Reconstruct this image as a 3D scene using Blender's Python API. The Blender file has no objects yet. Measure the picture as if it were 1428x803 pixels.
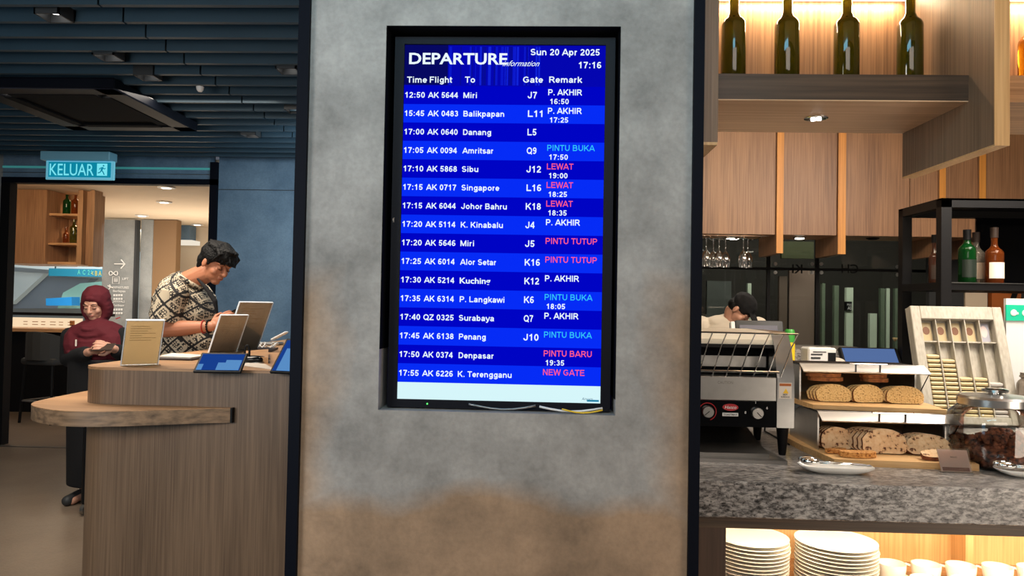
import bpy, bmesh, math, random
from mathutils import Vector, Matrix
random.seed(7)
S = bpy.context.scene
COL = S.collection
PI = math.pi
def srgb(r, g, b):
    f = lambda c: (c/255/12.92) if c/255 <= .04045 else ((c/255+.055)/1.055)**2.4
    return (f(r), f(g), f(b), 1)

# ------------------------------------------------------------------ camera
FPX = 1050.0; CAMZ = 1.42
cam_d = bpy.data.cameras.new('camera'); cam = bpy.data.objects.new('camera', cam_d); COL.objects.link(cam)
cam_d.sensor_width = 36; cam_d.lens = 36*FPX/1428; cam_d.clip_start = .02
RC = Matrix.Rotation(math.radians(2.24), 3, 'Z') @ Matrix.Rotation(PI/2+math.radians(1.41), 3, 'X') @ Matrix.Rotation(math.radians(1.05), 3, 'Z')
cam.matrix_world = Matrix.Translation((0, 0, CAMZ)) @ RC.to_4x4()
S.camera = cam
def W(px, py, Y):
    """point on the plane Y seen at a pixel of the 1428x803 photograph (a surveying aid)"""
    r = RC @ Vector(((px-714)/FPX, -(py-401.5)/FPX, -1)); return Vector((0, 0, CAMZ)) + r*(Y/r.y)
def WZ(px, py, Z):
    r = RC @ Vector(((px-714)/FPX, -(py-401.5)/FPX, -1)); return Vector((0, 0, CAMZ)) + r*((Z-CAMZ)/r.z)

# ------------------------------------------------------------------ world, exposure, large lights
w = bpy.data.worlds.new('world'); S.world = w; w.use_nodes = True
w.node_tree.nodes['Background'].inputs[0].default_value = (.75, .82, 1, 1)
w.node_tree.nodes['Background'].inputs[1].default_value = .12
S.view_settings.view_transform = 'Standard'; S.view_settings.look = 'None'
S.view_settings.exposure = 0.0; S.view_settings.gamma = 1; S.view_settings.use_curve_mapping = False
def area(name, loc, target, sx, sy, power, col):
    d = bpy.data.lights.new(name, 'AREA'); d.shape = 'RECTANGLE'; d.size = sx; d.size_y = sy; d.energy = power; d.color = col[:3]
    o = bpy.data.objects.new(name, d); COL.objects.link(o); o.location = loc
    o.rotation_euler = (Vector(target)-Vector(loc)).to_track_quat('-Z', 'Y').to_euler(); return o
def spot(name, loc, power, col, ang=100, blend=.6, size=.03, target=None):
    d = bpy.data.lights.new(name, 'SPOT'); d.energy = power; d.color = col[:3]; d.spot_size = math.radians(ang); d.spot_blend = blend; d.shadow_soft_size = size
    o = bpy.data.objects.new(name, d); COL.objects.link(o); o.location = loc
    if target: o.rotation_euler = (Vector(target)-Vector(loc)).to_track_quat('-Z', 'Y').to_euler()
    return o
WARM = (1, .74, .46); NEUT = (1, .88, .74); COOL = (.22, .66, 1); WHITE = (1, .97, .92)
area('cool_ceiling_panel', (-.1, .75, 2.69), (-.1, 2.0, 2.15), 1.3, .3, 12, (.3, .76, 1))
area('neutral_room_panel', (.1, -1.6, 2.4), (-.1, 2, .9), 2.6, 1.2, 47, (1, .87, .77))
area('added_blue_fill', (-2.6, .2, 1.5), (-3.2, 6.5, 2.4), 2.4, 1.4, 22, COOL)  # added blue fill for slats and back wall, no screen stands there
area('added_left_fill', (-2.3, .2, 1.75), (-1.9, 3.6, 1.0), 1.2, .8, 42, (1, .86, .72))  # added fill lighting the counter front and leaning cards
area('dining_room_panel', (-2.6, 4.2, 2.66), (-2.6, 4.6, 0), 1.6, 1.4, 78, NEUT)
area('added_blue_wall_fill', (-1.2, 5.6, 2.6), (-2.3, 7.1, 1.4), .8, .3, 24, (.72, .9, 1))  # added cool light hidden behind the pillar to brighten the wall
area('concourse_ceiling_panel', (-6.3, 10.6, 2.7), (-6.5, 11.2, 0), 4, 2, 170, (1, .93, .84))
area('added_corridor_uplight', (-5.2, 11.4, 1.3), (-5.2, 11.2, 2.75), 2.4, 1.4, 42, (1, .88, .72))  # added uplight in mid-air, brightens the corridor ceiling
area('concourse_daylight', (-8.5, 13.6, 2.6), (-8.5, 17.5, 1), 3, 2, 420, (.8, .93, 1))
area('added_bar_fill', (-5.4, 7.5, 2.6), (-6, 9.1, 2.1), .8, .4, 22, WARM)  # added light to brighten the far oak cabinet
area('added_buffet_fill', (3.0, -.2, .7), (1.1, 2.6, 1.8), 1.4, .9, 36, (1, .84, .68))  # low fill added out of view, lights shelf undersides and counter front
area('buffet_top_panel', (2.3, 2.9, 2.7), (1.7, 3.0, .9), 1.6, .9, 115, (1, .9, .8))
area('added_kitchen_fill', (1.4, 3.3, 2.7), (2.4, 5.2, 1.7), 1.6, .5, 42, (1, .84, .62))  # unseen light added behind the gantry to brighten the cabinet doors
spot('added_hall_fill', (2.72, 7.5, 2.3), 14, (1, .86, .78), 60, target=(2.72, 7.72, 1.4))  # spot added to brighten the taupe panel behind the lettering
area('back_hall_light', (2.8, 6.6, 2.7), (2.9, 7.7, 1.2), 2.6, .4, 42, (1, .98, .9))

# ------------------------------------------------------------------ materials
MATS = {}
def card(name, col):
    """card stock: diffuse with light passing through"""
    m = bpy.data.materials.new(name); m.use_nodes = True; nt = m.node_tree; N = nt.nodes; L = nt.links; N.clear()
    o = N.new('ShaderNodeOutputMaterial'); d = N.new('ShaderNodeBsdfDiffuse'); t = N.new('ShaderNodeBsdfTranslucent'); mx = N.new('ShaderNodeMixShader')
    d.inputs[0].default_value = col; t.inputs[0].default_value = col; mx.inputs[0].default_value = .7
    L.new(d.outputs[0], mx.inputs[1]); L.new(t.outputs[0], mx.inputs[2]); L.new(mx.outputs[0], o.inputs[0]); return m
def nodes(name):
    m = bpy.data.materials.new(name); m.use_nodes = True; nt = m.node_tree
    return m, nt, nt.nodes['Principled BSDF'], nt.nodes, nt.links
def plain(name, col, rough=.5, metal=0, emit=0, spec=.5, noise=0, nscale=20, bump=0, coat=0, trans=0, ior=1.45):
    if name in MATS: return MATS[name]
    m, nt, b, N, L = nodes(name)
    b.inputs['Base Color'].default_value = col; b.inputs['Roughness'].default_value = rough; b.inputs['Metallic'].default_value = metal
    b.inputs['Specular IOR Level'].default_value = spec; b.inputs['Coat Weight'].default_value = coat
    b.inputs['Transmission Weight'].default_value = trans; b.inputs['IOR'].default_value = ior
    if emit: b.inputs['Emission Color'].default_value = col; b.inputs['Emission Strength'].default_value = emit
    if noise or bump:
        tc = N.new('ShaderNodeTexCoord'); n = N.new('ShaderNodeTexNoise'); n.inputs['Scale'].default_value = nscale; n.inputs['Detail'].default_value = 6
        L.new(tc.outputs['Object'], n.inputs['Vector'])
        if noise:
            mx = N.new('ShaderNodeMix'); mx.data_type = 'RGBA'
            mx.inputs[6].default_value = tuple(c*(1-noise) for c in col[:3])+(1,); mx.inputs[7].default_value = tuple(min(1, c*(1+noise)) for c in col[:3])+(1,)
            L.new(n.outputs[0], mx.inputs[0]); L.new(mx.outputs[2], b.inputs['Base Color'])
        if bump:
            bp = N.new('ShaderNodeBump'); bp.inputs['Strength'].default_value = bump; bp.inputs['Distance'].default_value = .01
            L.new(n.outputs[0], bp.inputs['Height']); L.new(bp.outputs[0], b.inputs['Normal'])
    MATS[name] = m; return m
def ramp(N, L, src, stops):
    r = N.new('ShaderNodeValToRGB'); L.new(src, r.inputs[0]); e = r.color_ramp.elements
    while len(e) < len(stops): e.new(.5)
    for i, (p, c) in enumerate(stops): e[i].position = p; e[i].color = c
    return r
def wood(name, c1, c2, grain='Z', rough=.45, fine=130, coat=0):
    m, nt, b, N, L = nodes(name)
    tc = N.new('ShaderNodeTexCoord')
    def nz(sc, st, det):
        mp = N.new('ShaderNodeMapping'); s = [sc, sc, sc]; s['XYZ'.index(grain)] = st; mp.inputs['Scale'].default_value = s
        L.new(tc.outputs['Object'], mp.inputs[0]); n = N.new('ShaderNodeTexNoise'); n.inputs['Scale'].default_value = 1; n.inputs['Detail'].default_value = det
        L.new(mp.outputs[0], n.inputs['Vector']); return n
    a = nz(fine, 2.5, 3); c = nz(9, .8, 4)
    mx = N.new('ShaderNodeMath'); mx.operation = 'MULTIPLY_ADD'; mx.inputs[1].default_value = .6
    h = N.new('ShaderNodeMath'); h.operation = 'MULTIPLY'; h.inputs[1].default_value = .4
    L.new(c.outputs[0], h.inputs[0]); L.new(a.outputs[0], mx.inputs[0]); L.new(h.outputs[0], mx.inputs[2])
    r = ramp(N, L, mx.outputs[0], [(.36, c1), (.62, c2)]); L.new(r.outputs[0], b.inputs['Base Color'])
    bp = N.new('ShaderNodeBump'); bp.inputs['Strength'].default_value = .25; bp.inputs['Distance'].default_value = .002
    L.new(a.outputs[0], bp.inputs['Height']); L.new(bp.outputs[0], b.inputs['Normal'])
    b.inputs['Roughness'].default_value = rough; b.inputs['Coat Weight'].default_value = coat; b.inputs['Coat Roughness'].default_value = .3
    return m
def concrete(name, c1, c2, brown_tint=None, scale=3.5, rough=.75):
    m, nt, b, N, L = nodes(name); tc = N.new('ShaderNodeTexCoord')
    n = N.new('ShaderNodeTexNoise'); n.inputs['Scale'].default_value = scale; n.inputs['Detail'].default_value = 12; n.inputs['Roughness'].default_value = .66
    L.new(tc.outputs['Object'], n.inputs['Vector'])
    r = ramp(N, L, n.outputs[0], [(.34, c1), (.66, c2)]); out = r.outputs[0]
    n2 = N.new('ShaderNodeTexNoise'); n2.inputs['Scale'].default_value = 70; n2.inputs['Detail'].default_value = 8; L.new(tc.outputs['Object'], n2.inputs['Vector'])
    mm = N.new('ShaderNodeMix'); mm.data_type = 'RGBA'; mm.blend_type = 'MULTIPLY'; mm.inputs[0].default_value = .35
    r2 = ramp(N, L, n2.outputs[0], [(.35, (.7, .7, .7, 1)), (.6, (1, 1, 1, 1))]); L.new(out, mm.inputs[6]); L.new(r2.outputs[0], mm.inputs[7]); out = mm.outputs[2]
    if brown_tint:  # brown tint over the lower part and the side margins
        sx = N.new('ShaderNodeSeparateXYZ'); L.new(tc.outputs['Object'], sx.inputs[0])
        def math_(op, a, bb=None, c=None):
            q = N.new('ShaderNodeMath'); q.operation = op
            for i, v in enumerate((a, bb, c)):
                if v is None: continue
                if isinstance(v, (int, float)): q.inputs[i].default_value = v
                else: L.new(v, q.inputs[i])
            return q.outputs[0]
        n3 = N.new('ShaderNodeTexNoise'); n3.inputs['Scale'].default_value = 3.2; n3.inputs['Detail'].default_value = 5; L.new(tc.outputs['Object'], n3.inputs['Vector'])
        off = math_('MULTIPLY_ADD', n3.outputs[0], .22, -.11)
        zz = math_('SUBTRACT', math_('ADD', off, .93), sx.outputs[2])           # > 0 below the wavy upper edge of the brown
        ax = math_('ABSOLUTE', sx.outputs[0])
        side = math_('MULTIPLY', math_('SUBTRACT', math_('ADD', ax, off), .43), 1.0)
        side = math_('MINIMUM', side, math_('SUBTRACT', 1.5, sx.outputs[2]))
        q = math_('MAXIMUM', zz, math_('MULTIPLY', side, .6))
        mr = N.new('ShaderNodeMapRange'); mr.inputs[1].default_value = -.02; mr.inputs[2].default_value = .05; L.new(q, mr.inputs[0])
        mx = N.new('ShaderNodeMix'); mx.data_type = 'RGBA'; mx.blend_type = 'MULTIPLY'; mx.inputs[7].default_value = brown_tint
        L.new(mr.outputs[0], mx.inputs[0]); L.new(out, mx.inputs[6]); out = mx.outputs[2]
    L.new(out, b.inputs['Base Color']); b.inputs['Roughness'].default_value = rough
    bp = N.new('ShaderNodeBump'); bp.inputs['Strength'].default_value = .25; bp.inputs['Distance'].default_value = .004
    L.new(n2.outputs[0], bp.inputs['Height']); L.new(bp.outputs[0], b.inputs['Normal']); return m
def granite(name):
    m, nt, b, N, L = nodes(name); tc = N.new('ShaderNodeTexCoord')
    mp = N.new('ShaderNodeMapping'); mp.inputs['Scale'].default_value = (.45, 1, 1); L.new(tc.outputs['Object'], mp.inputs[0])
    n = N.new('ShaderNodeTexNoise'); n.inputs['Scale'].default_value = 105; n.inputs['Detail'].default_value = 9; n.inputs['Roughness'].default_value = .7; n.inputs['Distortion'].default_value = .3
    L.new(mp.outputs[0], n.inputs['Vector'])
    r = ramp(N, L, n.outputs[0], [(.36, srgb(38, 36, 36)), (.47, srgb(120, 116, 113)), (.56, srgb(176, 171, 166)), (.72, srgb(215, 208, 200))])
    n2 = N.new('ShaderNodeTexNoise'); n2.inputs['Scale'].default_value = 8; n2.inputs['Detail'].default_value = 4; L.new(mp.outputs[0], n2.inputs['Vector'])
    mm = N.new('ShaderNodeMix'); mm.data_type = 'RGBA'; mm.blend_type = 'MULTIPLY'; mm.inputs[0].default_value = .7
    r2 = ramp(N, L, n2.outputs[0], [(.35, (.6, .6, .61, 1)), (.65, (1, 1, 1, 1))]); L.new(r.outputs[0], mm.inputs[6]); L.new(r2.outputs[0], mm.inputs[7])
    v = N.new('ShaderNodeTexVoronoi'); v.inputs['Scale'].default_value = 60; L.new(tc.outputs['Object'], v.inputs['Vector'])
    r3 = ramp(N, L, v.outputs['Distance'], [(.12, (.12, .12, .12, 1)), (.22, (1, 1, 1, 1))])
    m3 = N.new('ShaderNodeMix'); m3.data_type = 'RGBA'; m3.blend_type = 'MULTIPLY'; m3.inputs[0].default_value = .8
    L.new(mm.outputs[2], m3.inputs[6]); L.new(r3.outputs[0], m3.inputs[7])
    L.new(m3.outputs[2], b.inputs['Base Color']); b.inputs['Roughness'].default_value = .28; return m
def pane(name, tint=(1, 1, 1, 1), refl=1.0, rough=0.0, base=.02):
    m = bpy.data.materials.new(name); m.use_nodes = True; nt = m.node_tree; N = nt.nodes; L = nt.links; N.clear()
    o = N.new('ShaderNodeOutputMaterial'); t = N.new('ShaderNodeBsdfTransparent'); t.inputs[0].default_value = tint
    g = N.new('ShaderNodeBsdfGlossy'); g.inputs['Roughness'].default_value = rough
    lw = N.new('ShaderNodeLayerWeight'); lw.inputs[0].default_value = .35
    ma = N.new('ShaderNodeMath'); ma.operation = 'MULTIPLY_ADD'; ma.inputs[1].default_value = refl; ma.inputs[2].default_value = base; ma.use_clamp = True
    L.new(lw.outputs['Fresnel'], ma.inputs[0]); mx = N.new('ShaderNodeMixShader'); L.new(ma.outputs[0], mx.inputs[0]); L.new(t.outputs[0], mx.inputs[1]); L.new(g.outputs[0], mx.inputs[2]); L.new(mx.outputs[0], o.inputs[0]); return m
def emis(name, col, k=1.0):
    m = bpy.data.materials.new(name); m.use_nodes = True; nt = m.node_tree; N = nt.nodes; N.clear()
    e = N.new('ShaderNodeEmission'); e.inputs[0].default_value = col; e.inputs[1].default_value = k
    o = N.new('ShaderNodeOutputMaterial'); nt.links.new(e.outputs[0], o.inputs[0]); return m
def bread(name, c1, c2, c3, sc):
    m, nt, b, N, L = nodes(name); tc = N.new('ShaderNodeTexCoord')
    n = N.new('ShaderNodeTexNoise'); n.inputs['Scale'].default_value = sc; n.inputs['Detail'].default_value = 6; L.new(tc.outputs['Object'], n.inputs['Vector'])
    r = ramp(N, L, n.outputs[0], [(.36, c1), (.43, c2), (.65, c3)]); L.new(r.outputs[0], b.inputs['Base Color']); b.inputs['Roughness'].default_value = .85
    bp = N.new('ShaderNodeBump'); bp.inputs['Strength'].default_value = .6; bp.inputs['Distance'].default_value = .004; L.new(n.outputs[0], bp.inputs['Height']); L.new(bp.outputs[0], b.inputs['Normal']); return m
def batik(name):
    m, nt, b, N, L = nodes(name); tc = N.new('ShaderNodeTexCoord')
    mp = N.new('ShaderNodeMapping'); mp.inputs['Rotation'].default_value = (0, math.radians(42), 0); L.new(tc.outputs['Object'], mp.inputs[0])
    br = N.new('ShaderNodeTexBrick'); br.inputs['Scale'].default_value = 1; br.inputs['Brick Width'].default_value = .09; br.inputs['Row Height'].default_value = .09; br.inputs['Mortar Size'].default_value = .006; br.offset = 0
    cm = N.new('ShaderNodeCombineXYZ'); sp = N.new('ShaderNodeSeparateXYZ'); L.new(mp.outputs[0], sp.inputs[0]); L.new(sp.outputs[0], cm.inputs[0]); L.new(sp.outputs[2], cm.inputs[1])
    L.new(cm.outputs[0], br.inputs['Vector'])
    v = N.new('ShaderNodeTexVoronoi'); v.feature = 'DISTANCE_TO_EDGE'; v.inputs['Scale'].default_value = 74; v.inputs['Randomness'].default_value = .35; L.new(mp.outputs[0], v.inputs['Vector'])
    r = ramp(N, L, v.outputs[0], [(.13, srgb(28, 26, 25)), (.2, srgb(196, 182, 158))])
    v2 = N.new('ShaderNodeTexVoronoi'); v2.feature = 'DISTANCE_TO_EDGE'; v2.inputs['Scale'].default_value = 19; v2.inputs['Randomness'].default_value = .1; L.new(mp.outputs[0], v2.inputs['Vector'])
    r2 = ramp(N, L, v2.outputs[0], [(.07, (0, 0, 0, 1)), (.1, (1, 1, 1, 1))])
    mx = N.new('ShaderNodeMix'); mx.data_type = 'RGBA'; L.new(r2.outputs[0], mx.inputs[0]); mx.inputs[6].default_value = srgb(186, 172, 148); L.new(r.outputs[0], mx.inputs[7])
    m2 = N.new('ShaderNodeMix'); m2.data_type = 'RGBA'; L.new(br.outputs['Fac'], m2.inputs[0]); L.new(mx.outputs[2], m2.inputs[6]); m2.inputs[7].default_value = srgb(24, 22, 22)
    L.new(m2.outputs[2], b.inputs['Base Color']); b.inputs['Roughness'].default_value = .8; return m

M = dict(
 concrete=concrete('brown_tinted_concrete', srgb(118, 116, 113), srgb(172, 169, 165), brown_tint=(.98, .68, .45, 1)),
 bluewall=concrete('grey_blue_plaster', srgb(78, 104, 128), srgb(110, 136, 158), scale=2),
 greywall=concrete('grey_plaster', srgb(120, 124, 124), srgb(150, 153, 152), scale=2),
 floor=concrete('vinyl_floor', srgb(112, 98, 84), srgb(134, 118, 102), scale=1.2, rough=.3),
 slat=plain('slate_blue_slat', srgb(44, 66, 80), .5, noise=.25, nscale=3),
 dark=plain('dark_void', srgb(8, 9, 12), .8, spec=.1),
 bezel=plain('bezel_plastic', srgb(8, 12, 22), .5, spec=.2),
 black=plain('black_powdercoat', srgb(9, 9, 11), .5, spec=.25),
 goblet=pane('goblet_glass', (.97, .97, .97, 1), 1.0, base=.16),
 blackgloss=plain('black_gloss', srgb(8, 9, 12), .12),
 navy=plain('navy_black_trim', srgb(5, 9, 20), .6, spec=.12),
 oak_v=wood('oak_vertical', srgb(116, 84, 58), srgb(168, 128, 92), 'Z'),
 oak_x=wood('oak_long', srgb(150, 110, 74), srgb(200, 154, 110), 'X'),
 oak_y=wood('oak_deep', srgb(150, 110, 74), srgb(200, 154, 110), 'Y'),
 ply=wood('ply_edge', srgb(196, 150, 98), srgb(222, 180, 126), 'Z'),
 amberwood=wood('amber_edge', srgb(190, 124, 52), srgb(216, 150, 70), 'Z'),
 grey_oak_v=wood('grey_oak_vertical', srgb(98, 76, 57), srgb(134, 107, 83), 'Z', fine=170),
 shaded_oak_x=wood('shaded_oak_long', srgb(56, 44, 34), srgb(88, 70, 54), 'X', fine=110),  # darker oak: shade on shelf front and apron put into the colour
 door_oak=wood('door_oak', srgb(118, 84, 60), srgb(160, 120, 88), 'Z', fine=120),
 board=wood('bread_board', srgb(206, 158, 100), srgb(232, 190, 134), 'X', fine=90),
 whitewood=wood('whitewashed_wood', srgb(150, 145, 132), srgb(176, 170, 157), 'Z', fine=90, rough=.6),
 granite=granite('granite'),
 steel=plain('brushed_steel', srgb(190, 190, 188), .28, 1, noise=.12, nscale=30),
 steel_dark=plain('steel_worn', srgb(150, 148, 144), .35, 1),
 chrome=plain('chrome', srgb(225, 225, 225), .08, 1),
 white=plain('white_ceramic', srgb(244, 241, 234), .3, coat=.15),
 whitep=plain('white_plastic', srgb(222, 222, 220), .4),
 paper=plain('paper', srgb(226, 214, 200), .8),
 tanpaper=card('tan_card', srgb(250, 230, 196)),
 greycard=card('grey_card', srgb(244, 232, 216)),
 cream=plain('cream_plaster', srgb(214, 196, 172), .8, noise=.04, nscale=3),
 brownp=plain('brown_panel', srgb(120, 92, 62), .6),
 green_glass=plain('olive_bottle_glass', srgb(82, 82, 16), .06, trans=.7, ior=1.3, coat=.6),
 dgreen=plain('green_bottle_glass', srgb(14, 66, 26), .07, trans=.5, ior=1.3),
 amberg=plain('amber_spirit', srgb(122, 60, 24), .08, trans=.6, ior=1.3),
 clearg=plain('grey_clear_spirit', srgb(160, 150, 138), .08, trans=.7, ior=1.3),
 glass=pane('clear_glass', (.96, .98, .97, 1), .9),
 darkpane=pane('dark_tinted_glass', (.86, .88, .85, 1), .5, base=.02),
 acrylic=pane('acrylic', (.95, .97, .98, 1), .8, base=.06),
 skin=plain('skin_tan', srgb(172, 112, 82), .5, noise=.06, nscale=12),
 skin_l=plain('skin_light', srgb(196, 146, 122), .5, noise=.05, nscale=12),
 hair=plain('black_hair', srgb(9, 8, 8), .6, spec=.25, bump=.8, nscale=90),
 maroon=plain('maroon_fabric', srgb(84, 14, 26), .85, noise=.15, nscale=14, bump=.3),
 abaya=plain('black_fabric', srgb(12, 12, 15), .9),
 batik=batik('batik_print'),
 cloth_w=plain('cream_shirt', srgb(214, 202, 184), .85, noise=.05, nscale=10, bump=.4),
 crust=bread('bread_crust', srgb(96, 50, 22), srgb(136, 78, 36), srgb(170, 106, 54), 50),
 crumb=bread('seeded_crumb', srgb(150, 104, 50), srgb(228, 184, 116), srgb(242, 208, 146), 170),
 crust2=bread('dark_crust', srgb(66, 30, 18), srgb(104, 54, 32), srgb(140, 82, 50), 50),
 crumb2=bread('fruit_crumb', srgb(96, 48, 28), srgb(232, 188, 140), srgb(244, 210, 166), 70),
 nuts=bread('nut_topping', srgb(130, 70, 24), srgb(196, 130, 62), srgb(226, 170, 100), 120),
 fruit=bread('dried_fruit', srgb(30, 18, 16), srgb(92, 48, 30), srgb(140, 80, 50), 60),
 green=plain('green_plastic', srgb(60, 150, 60), .4),
 yellow=plain('yellow_plastic', srgb(230, 190, 40), .4),
 pkt=plain('honey_portion_foil', srgb(196, 178, 134), .42, noise=.15, nscale=40),
 pkt2=plain('silver_portion_foil', srgb(190, 184, 178), .25, noise=.15, nscale=40),
 red=plain('red_badge', srgb(170, 24, 34), .4),
 brown=plain('dark_leather', srgb(52, 38, 30), .6),
 orange=plain('orange_board', srgb(176, 96, 40), .6),
 darkgrey=plain('dark_grey', srgb(46, 48, 50), .55),
 stoolf=plain('stool_fabric', srgb(52, 54, 56), .8),
 red_led=plain('red_cord', srgb(170, 40, 30), .5),
)
E_ = lambda n, c, k=1.0: MATS.setdefault(n, emis(n, c, k))

# ------------------------------------------------------------------ mesh helpers
def root_of(p):
    while p.parent: p = p.parent
    return p
def thing(name, label, cat, loc=(0, 0, 0), group=None):
    o = bpy.data.objects.new(name, None); o.empty_display_size = .05; COL.objects.link(o); o.location = loc
    o['label'] = label; o['category'] = cat
    if group: o['group'] = group
    return o
def tag(o, label, cat, group=None):
    o['label'] = label; o['category'] = cat
    if group: o['group'] = group
    return o
def obj(name, bm, mat, parent=None, smooth=False, keep=False, kind=None, label=None):
    me = bpy.data.meshes.new(name)
    if isinstance(bm, bmesh.types.BMesh): bm.to_mesh(me); bm.free()
    else: me = bm
    mats = mat if isinstance(mat, (list, tuple)) else [mat]
    for q in mats: me.materials.append(M[q] if isinstance(q, str) else q)
    if smooth is True: me.polygons.foreach_set('use_smooth', [True]*len(me.polygons))
    elif smooth: me.set_sharp_from_angle(angle=math.radians(smooth)); 
    if smooth: me.polygons.foreach_set('use_smooth', [True]*len(me.polygons)); 
    if smooth and smooth is not True: me.set_sharp_from_angle(angle=math.radians(smooth))
    o = bpy.data.objects.new(name, me); COL.objects.link(o)
    if parent is not None:
        o.parent = parent; me.transform(root_of(parent).matrix_basis.inverted())
    elif not keep and len(me.vertices):
        xs = [v.co for v in me.vertices]
        c = Vector(((min(v.x for v in xs)+max(v.x for v in xs))/2, (min(v.y for v in xs)+max(v.y for v in xs))/2, min(v.z for v in xs)))
        me.transform(Matrix.Translation(-c)); o.location = c
    if kind: o['kind'] = kind
    if label: o['label'] = label
    return o
def struct(name, bm, mat, smooth=False, keep=False): return obj(name, bm, mat, None, smooth, keep, kind='structure')
def B(): return bmesh.new()
def xf(bm, vs, mtx):
    if mtx is not None: bmesh.ops.transform(bm, matrix=mtx, verts=vs)
def box(bm, x0, x1, y0, y1, z0, z1, bev=0, mtx=None, seg=1):
    r = bmesh.ops.create_cube(bm, size=1); vs = r['verts']
    bmesh.ops.scale(bm, vec=(x1-x0, y1-y0, z1-z0), verts=vs); bmesh.ops.translate(bm, vec=((x0+x1)/2, (y0+y1)/2, (z0+z1)/2), verts=vs)
    if bev:
        es = list({e for v in vs for e in v.link_edges}); rr = bmesh.ops.bevel(bm, geom=es, offset=bev, segments=seg, affect='EDGES', profile=.5)
        vs = list(set(rr['verts']) | {v for v in vs if v.is_valid})
        allv = set()
        st = [v for v in vs if v.is_valid]
        while st:
            v = st.pop()
            if v in allv: continue
            allv.add(v); st += [e.other_vert(v) for e in v.link_edges]
        vs = list(allv)
    xf(bm, vs, mtx); return bm
def lathe(bm, prof, c=(0, 0, 0), seg=24, mtx=None, cap=True):
    rings = []; vs = []
    for r, z in prof:
        rg = [bm.verts.new((c[0]+max(r, 1e-5)*math.cos(2*PI*i/seg), c[1]+max(r, 1e-5)*math.sin(2*PI*i/seg), c[2]+z)) for i in range(seg)]
        rings.append(rg); vs += rg
    for a, b in zip(rings, rings[1:]):
        for i in range(seg): bm.faces.new((a[i], a[(i+1) % seg], b[(i+1) % seg], b[i]))
    if cap: bm.faces.new(rings[0][::-1]); bm.faces.new(rings[-1])
    xf(bm, vs, mtx); return bm
def prism(bm, pts, z0, z1, mtx=None, mat_side=0, mat_cap=0):
    lo = [bm.verts.new((p[0], p[1], z0)) for p in pts]; hi = [bm.verts.new((p[0], p[1], z1)) for p in pts]; n = len(pts)
    a = bm.faces.new(lo[::-1]); b = bm.faces.new(hi); a.material_index = b.material_index = mat_cap
    for i in range(n): f = bm.faces.new((lo[i], lo[(i+1) % n], hi[(i+1) % n], hi[i])); f.material_index = mat_side
    bmesh.ops.recalc_face_normals(bm, faces=bm.faces[:]) if False else None
    xf(bm, lo+hi, mtx); return bm
def tube(bm, pts, r, seg=8, closed=False):
    pts = [Vector(p) for p in pts]; n = len(pts); rings = []
    rr = r if isinstance(r, (list, tuple)) else [r]*n; prev = None
    for i, p in enumerate(pts):
        if closed: t = pts[(i+1) % n]-pts[i-1]
        else: t = pts[min(i+1, n-1)]-pts[max(i-1, 0)]
        t = t.normalized(); u = prev if prev is not None else (Vector((0, 0, 1)) if abs(t.z) < .9 else Vector((1, 0, 0)))
        u = (u-t*u.dot(t)); u = u.normalized() if u.length > 1e-6 else t.orthogonal().normalized(); prev = u; v = t.cross(u)
        rings.append([bm.verts.new(p+(u*math.cos(2*PI*k/seg)+v*math.sin(2*PI*k/seg))*rr[i]) for k in range(seg)])
    for i in range(n if closed else n-1):
        a, b = rings[i], rings[(i+1) % n]
        for k in range(seg): bm.faces.new((a[k], a[(k+1) % seg], b[(k+1) % seg], b[k]))
    if not closed: bm.faces.new(rings[0][::-1]); bm.faces.new(rings[-1])
    return bm
def ell(bm, c, rad, axes=None, sub=2):
    r = bmesh.ops.create_icosphere(bm, subdivisions=sub, radius=1); A = Matrix.Diagonal(Vector(rad)).to_4x4()
    if axes is not None: A = axes.to_4x4() @ A
    bmesh.ops.transform(bm, matrix=Matrix.Translation(Vector(c)) @ A, verts=r['verts']); return bm
def cone(bm, p0, r0, p1, r1):
    p0 = Vector(p0); p1 = Vector(p1)
    ell(bm, p0, (r0,)*3); ell(bm, p1, (r1,)*3); tube(bm, [p0, p1], [r0, r1], 14)
def limb(bm, pts):
    for a, b in zip(pts, pts[1:]): cone(bm, a[0], a[1], b[0], b[1])
def remesh(bm, vox, smooth=3):
    me = bpy.data.meshes.new('tmp'); bm.to_mesh(me); bm.free(); o = bpy.data.objects.new('tmp', me); COL.objects.link(o)
    md = o.modifiers.new('r', 'REMESH'); md.mode = 'VOXEL'; md.voxel_size = vox
    if smooth: s = o.modifiers.new('s', 'SMOOTH'); s.factor = .5; s.iterations = smooth
    dg = bpy.context.evaluated_depsgraph_get(); r = bpy.data.meshes.new_from_object(o.evaluated_get(dg))
    bpy.data.objects.remove(o); bpy.data.meshes.remove(me); return r
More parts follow.
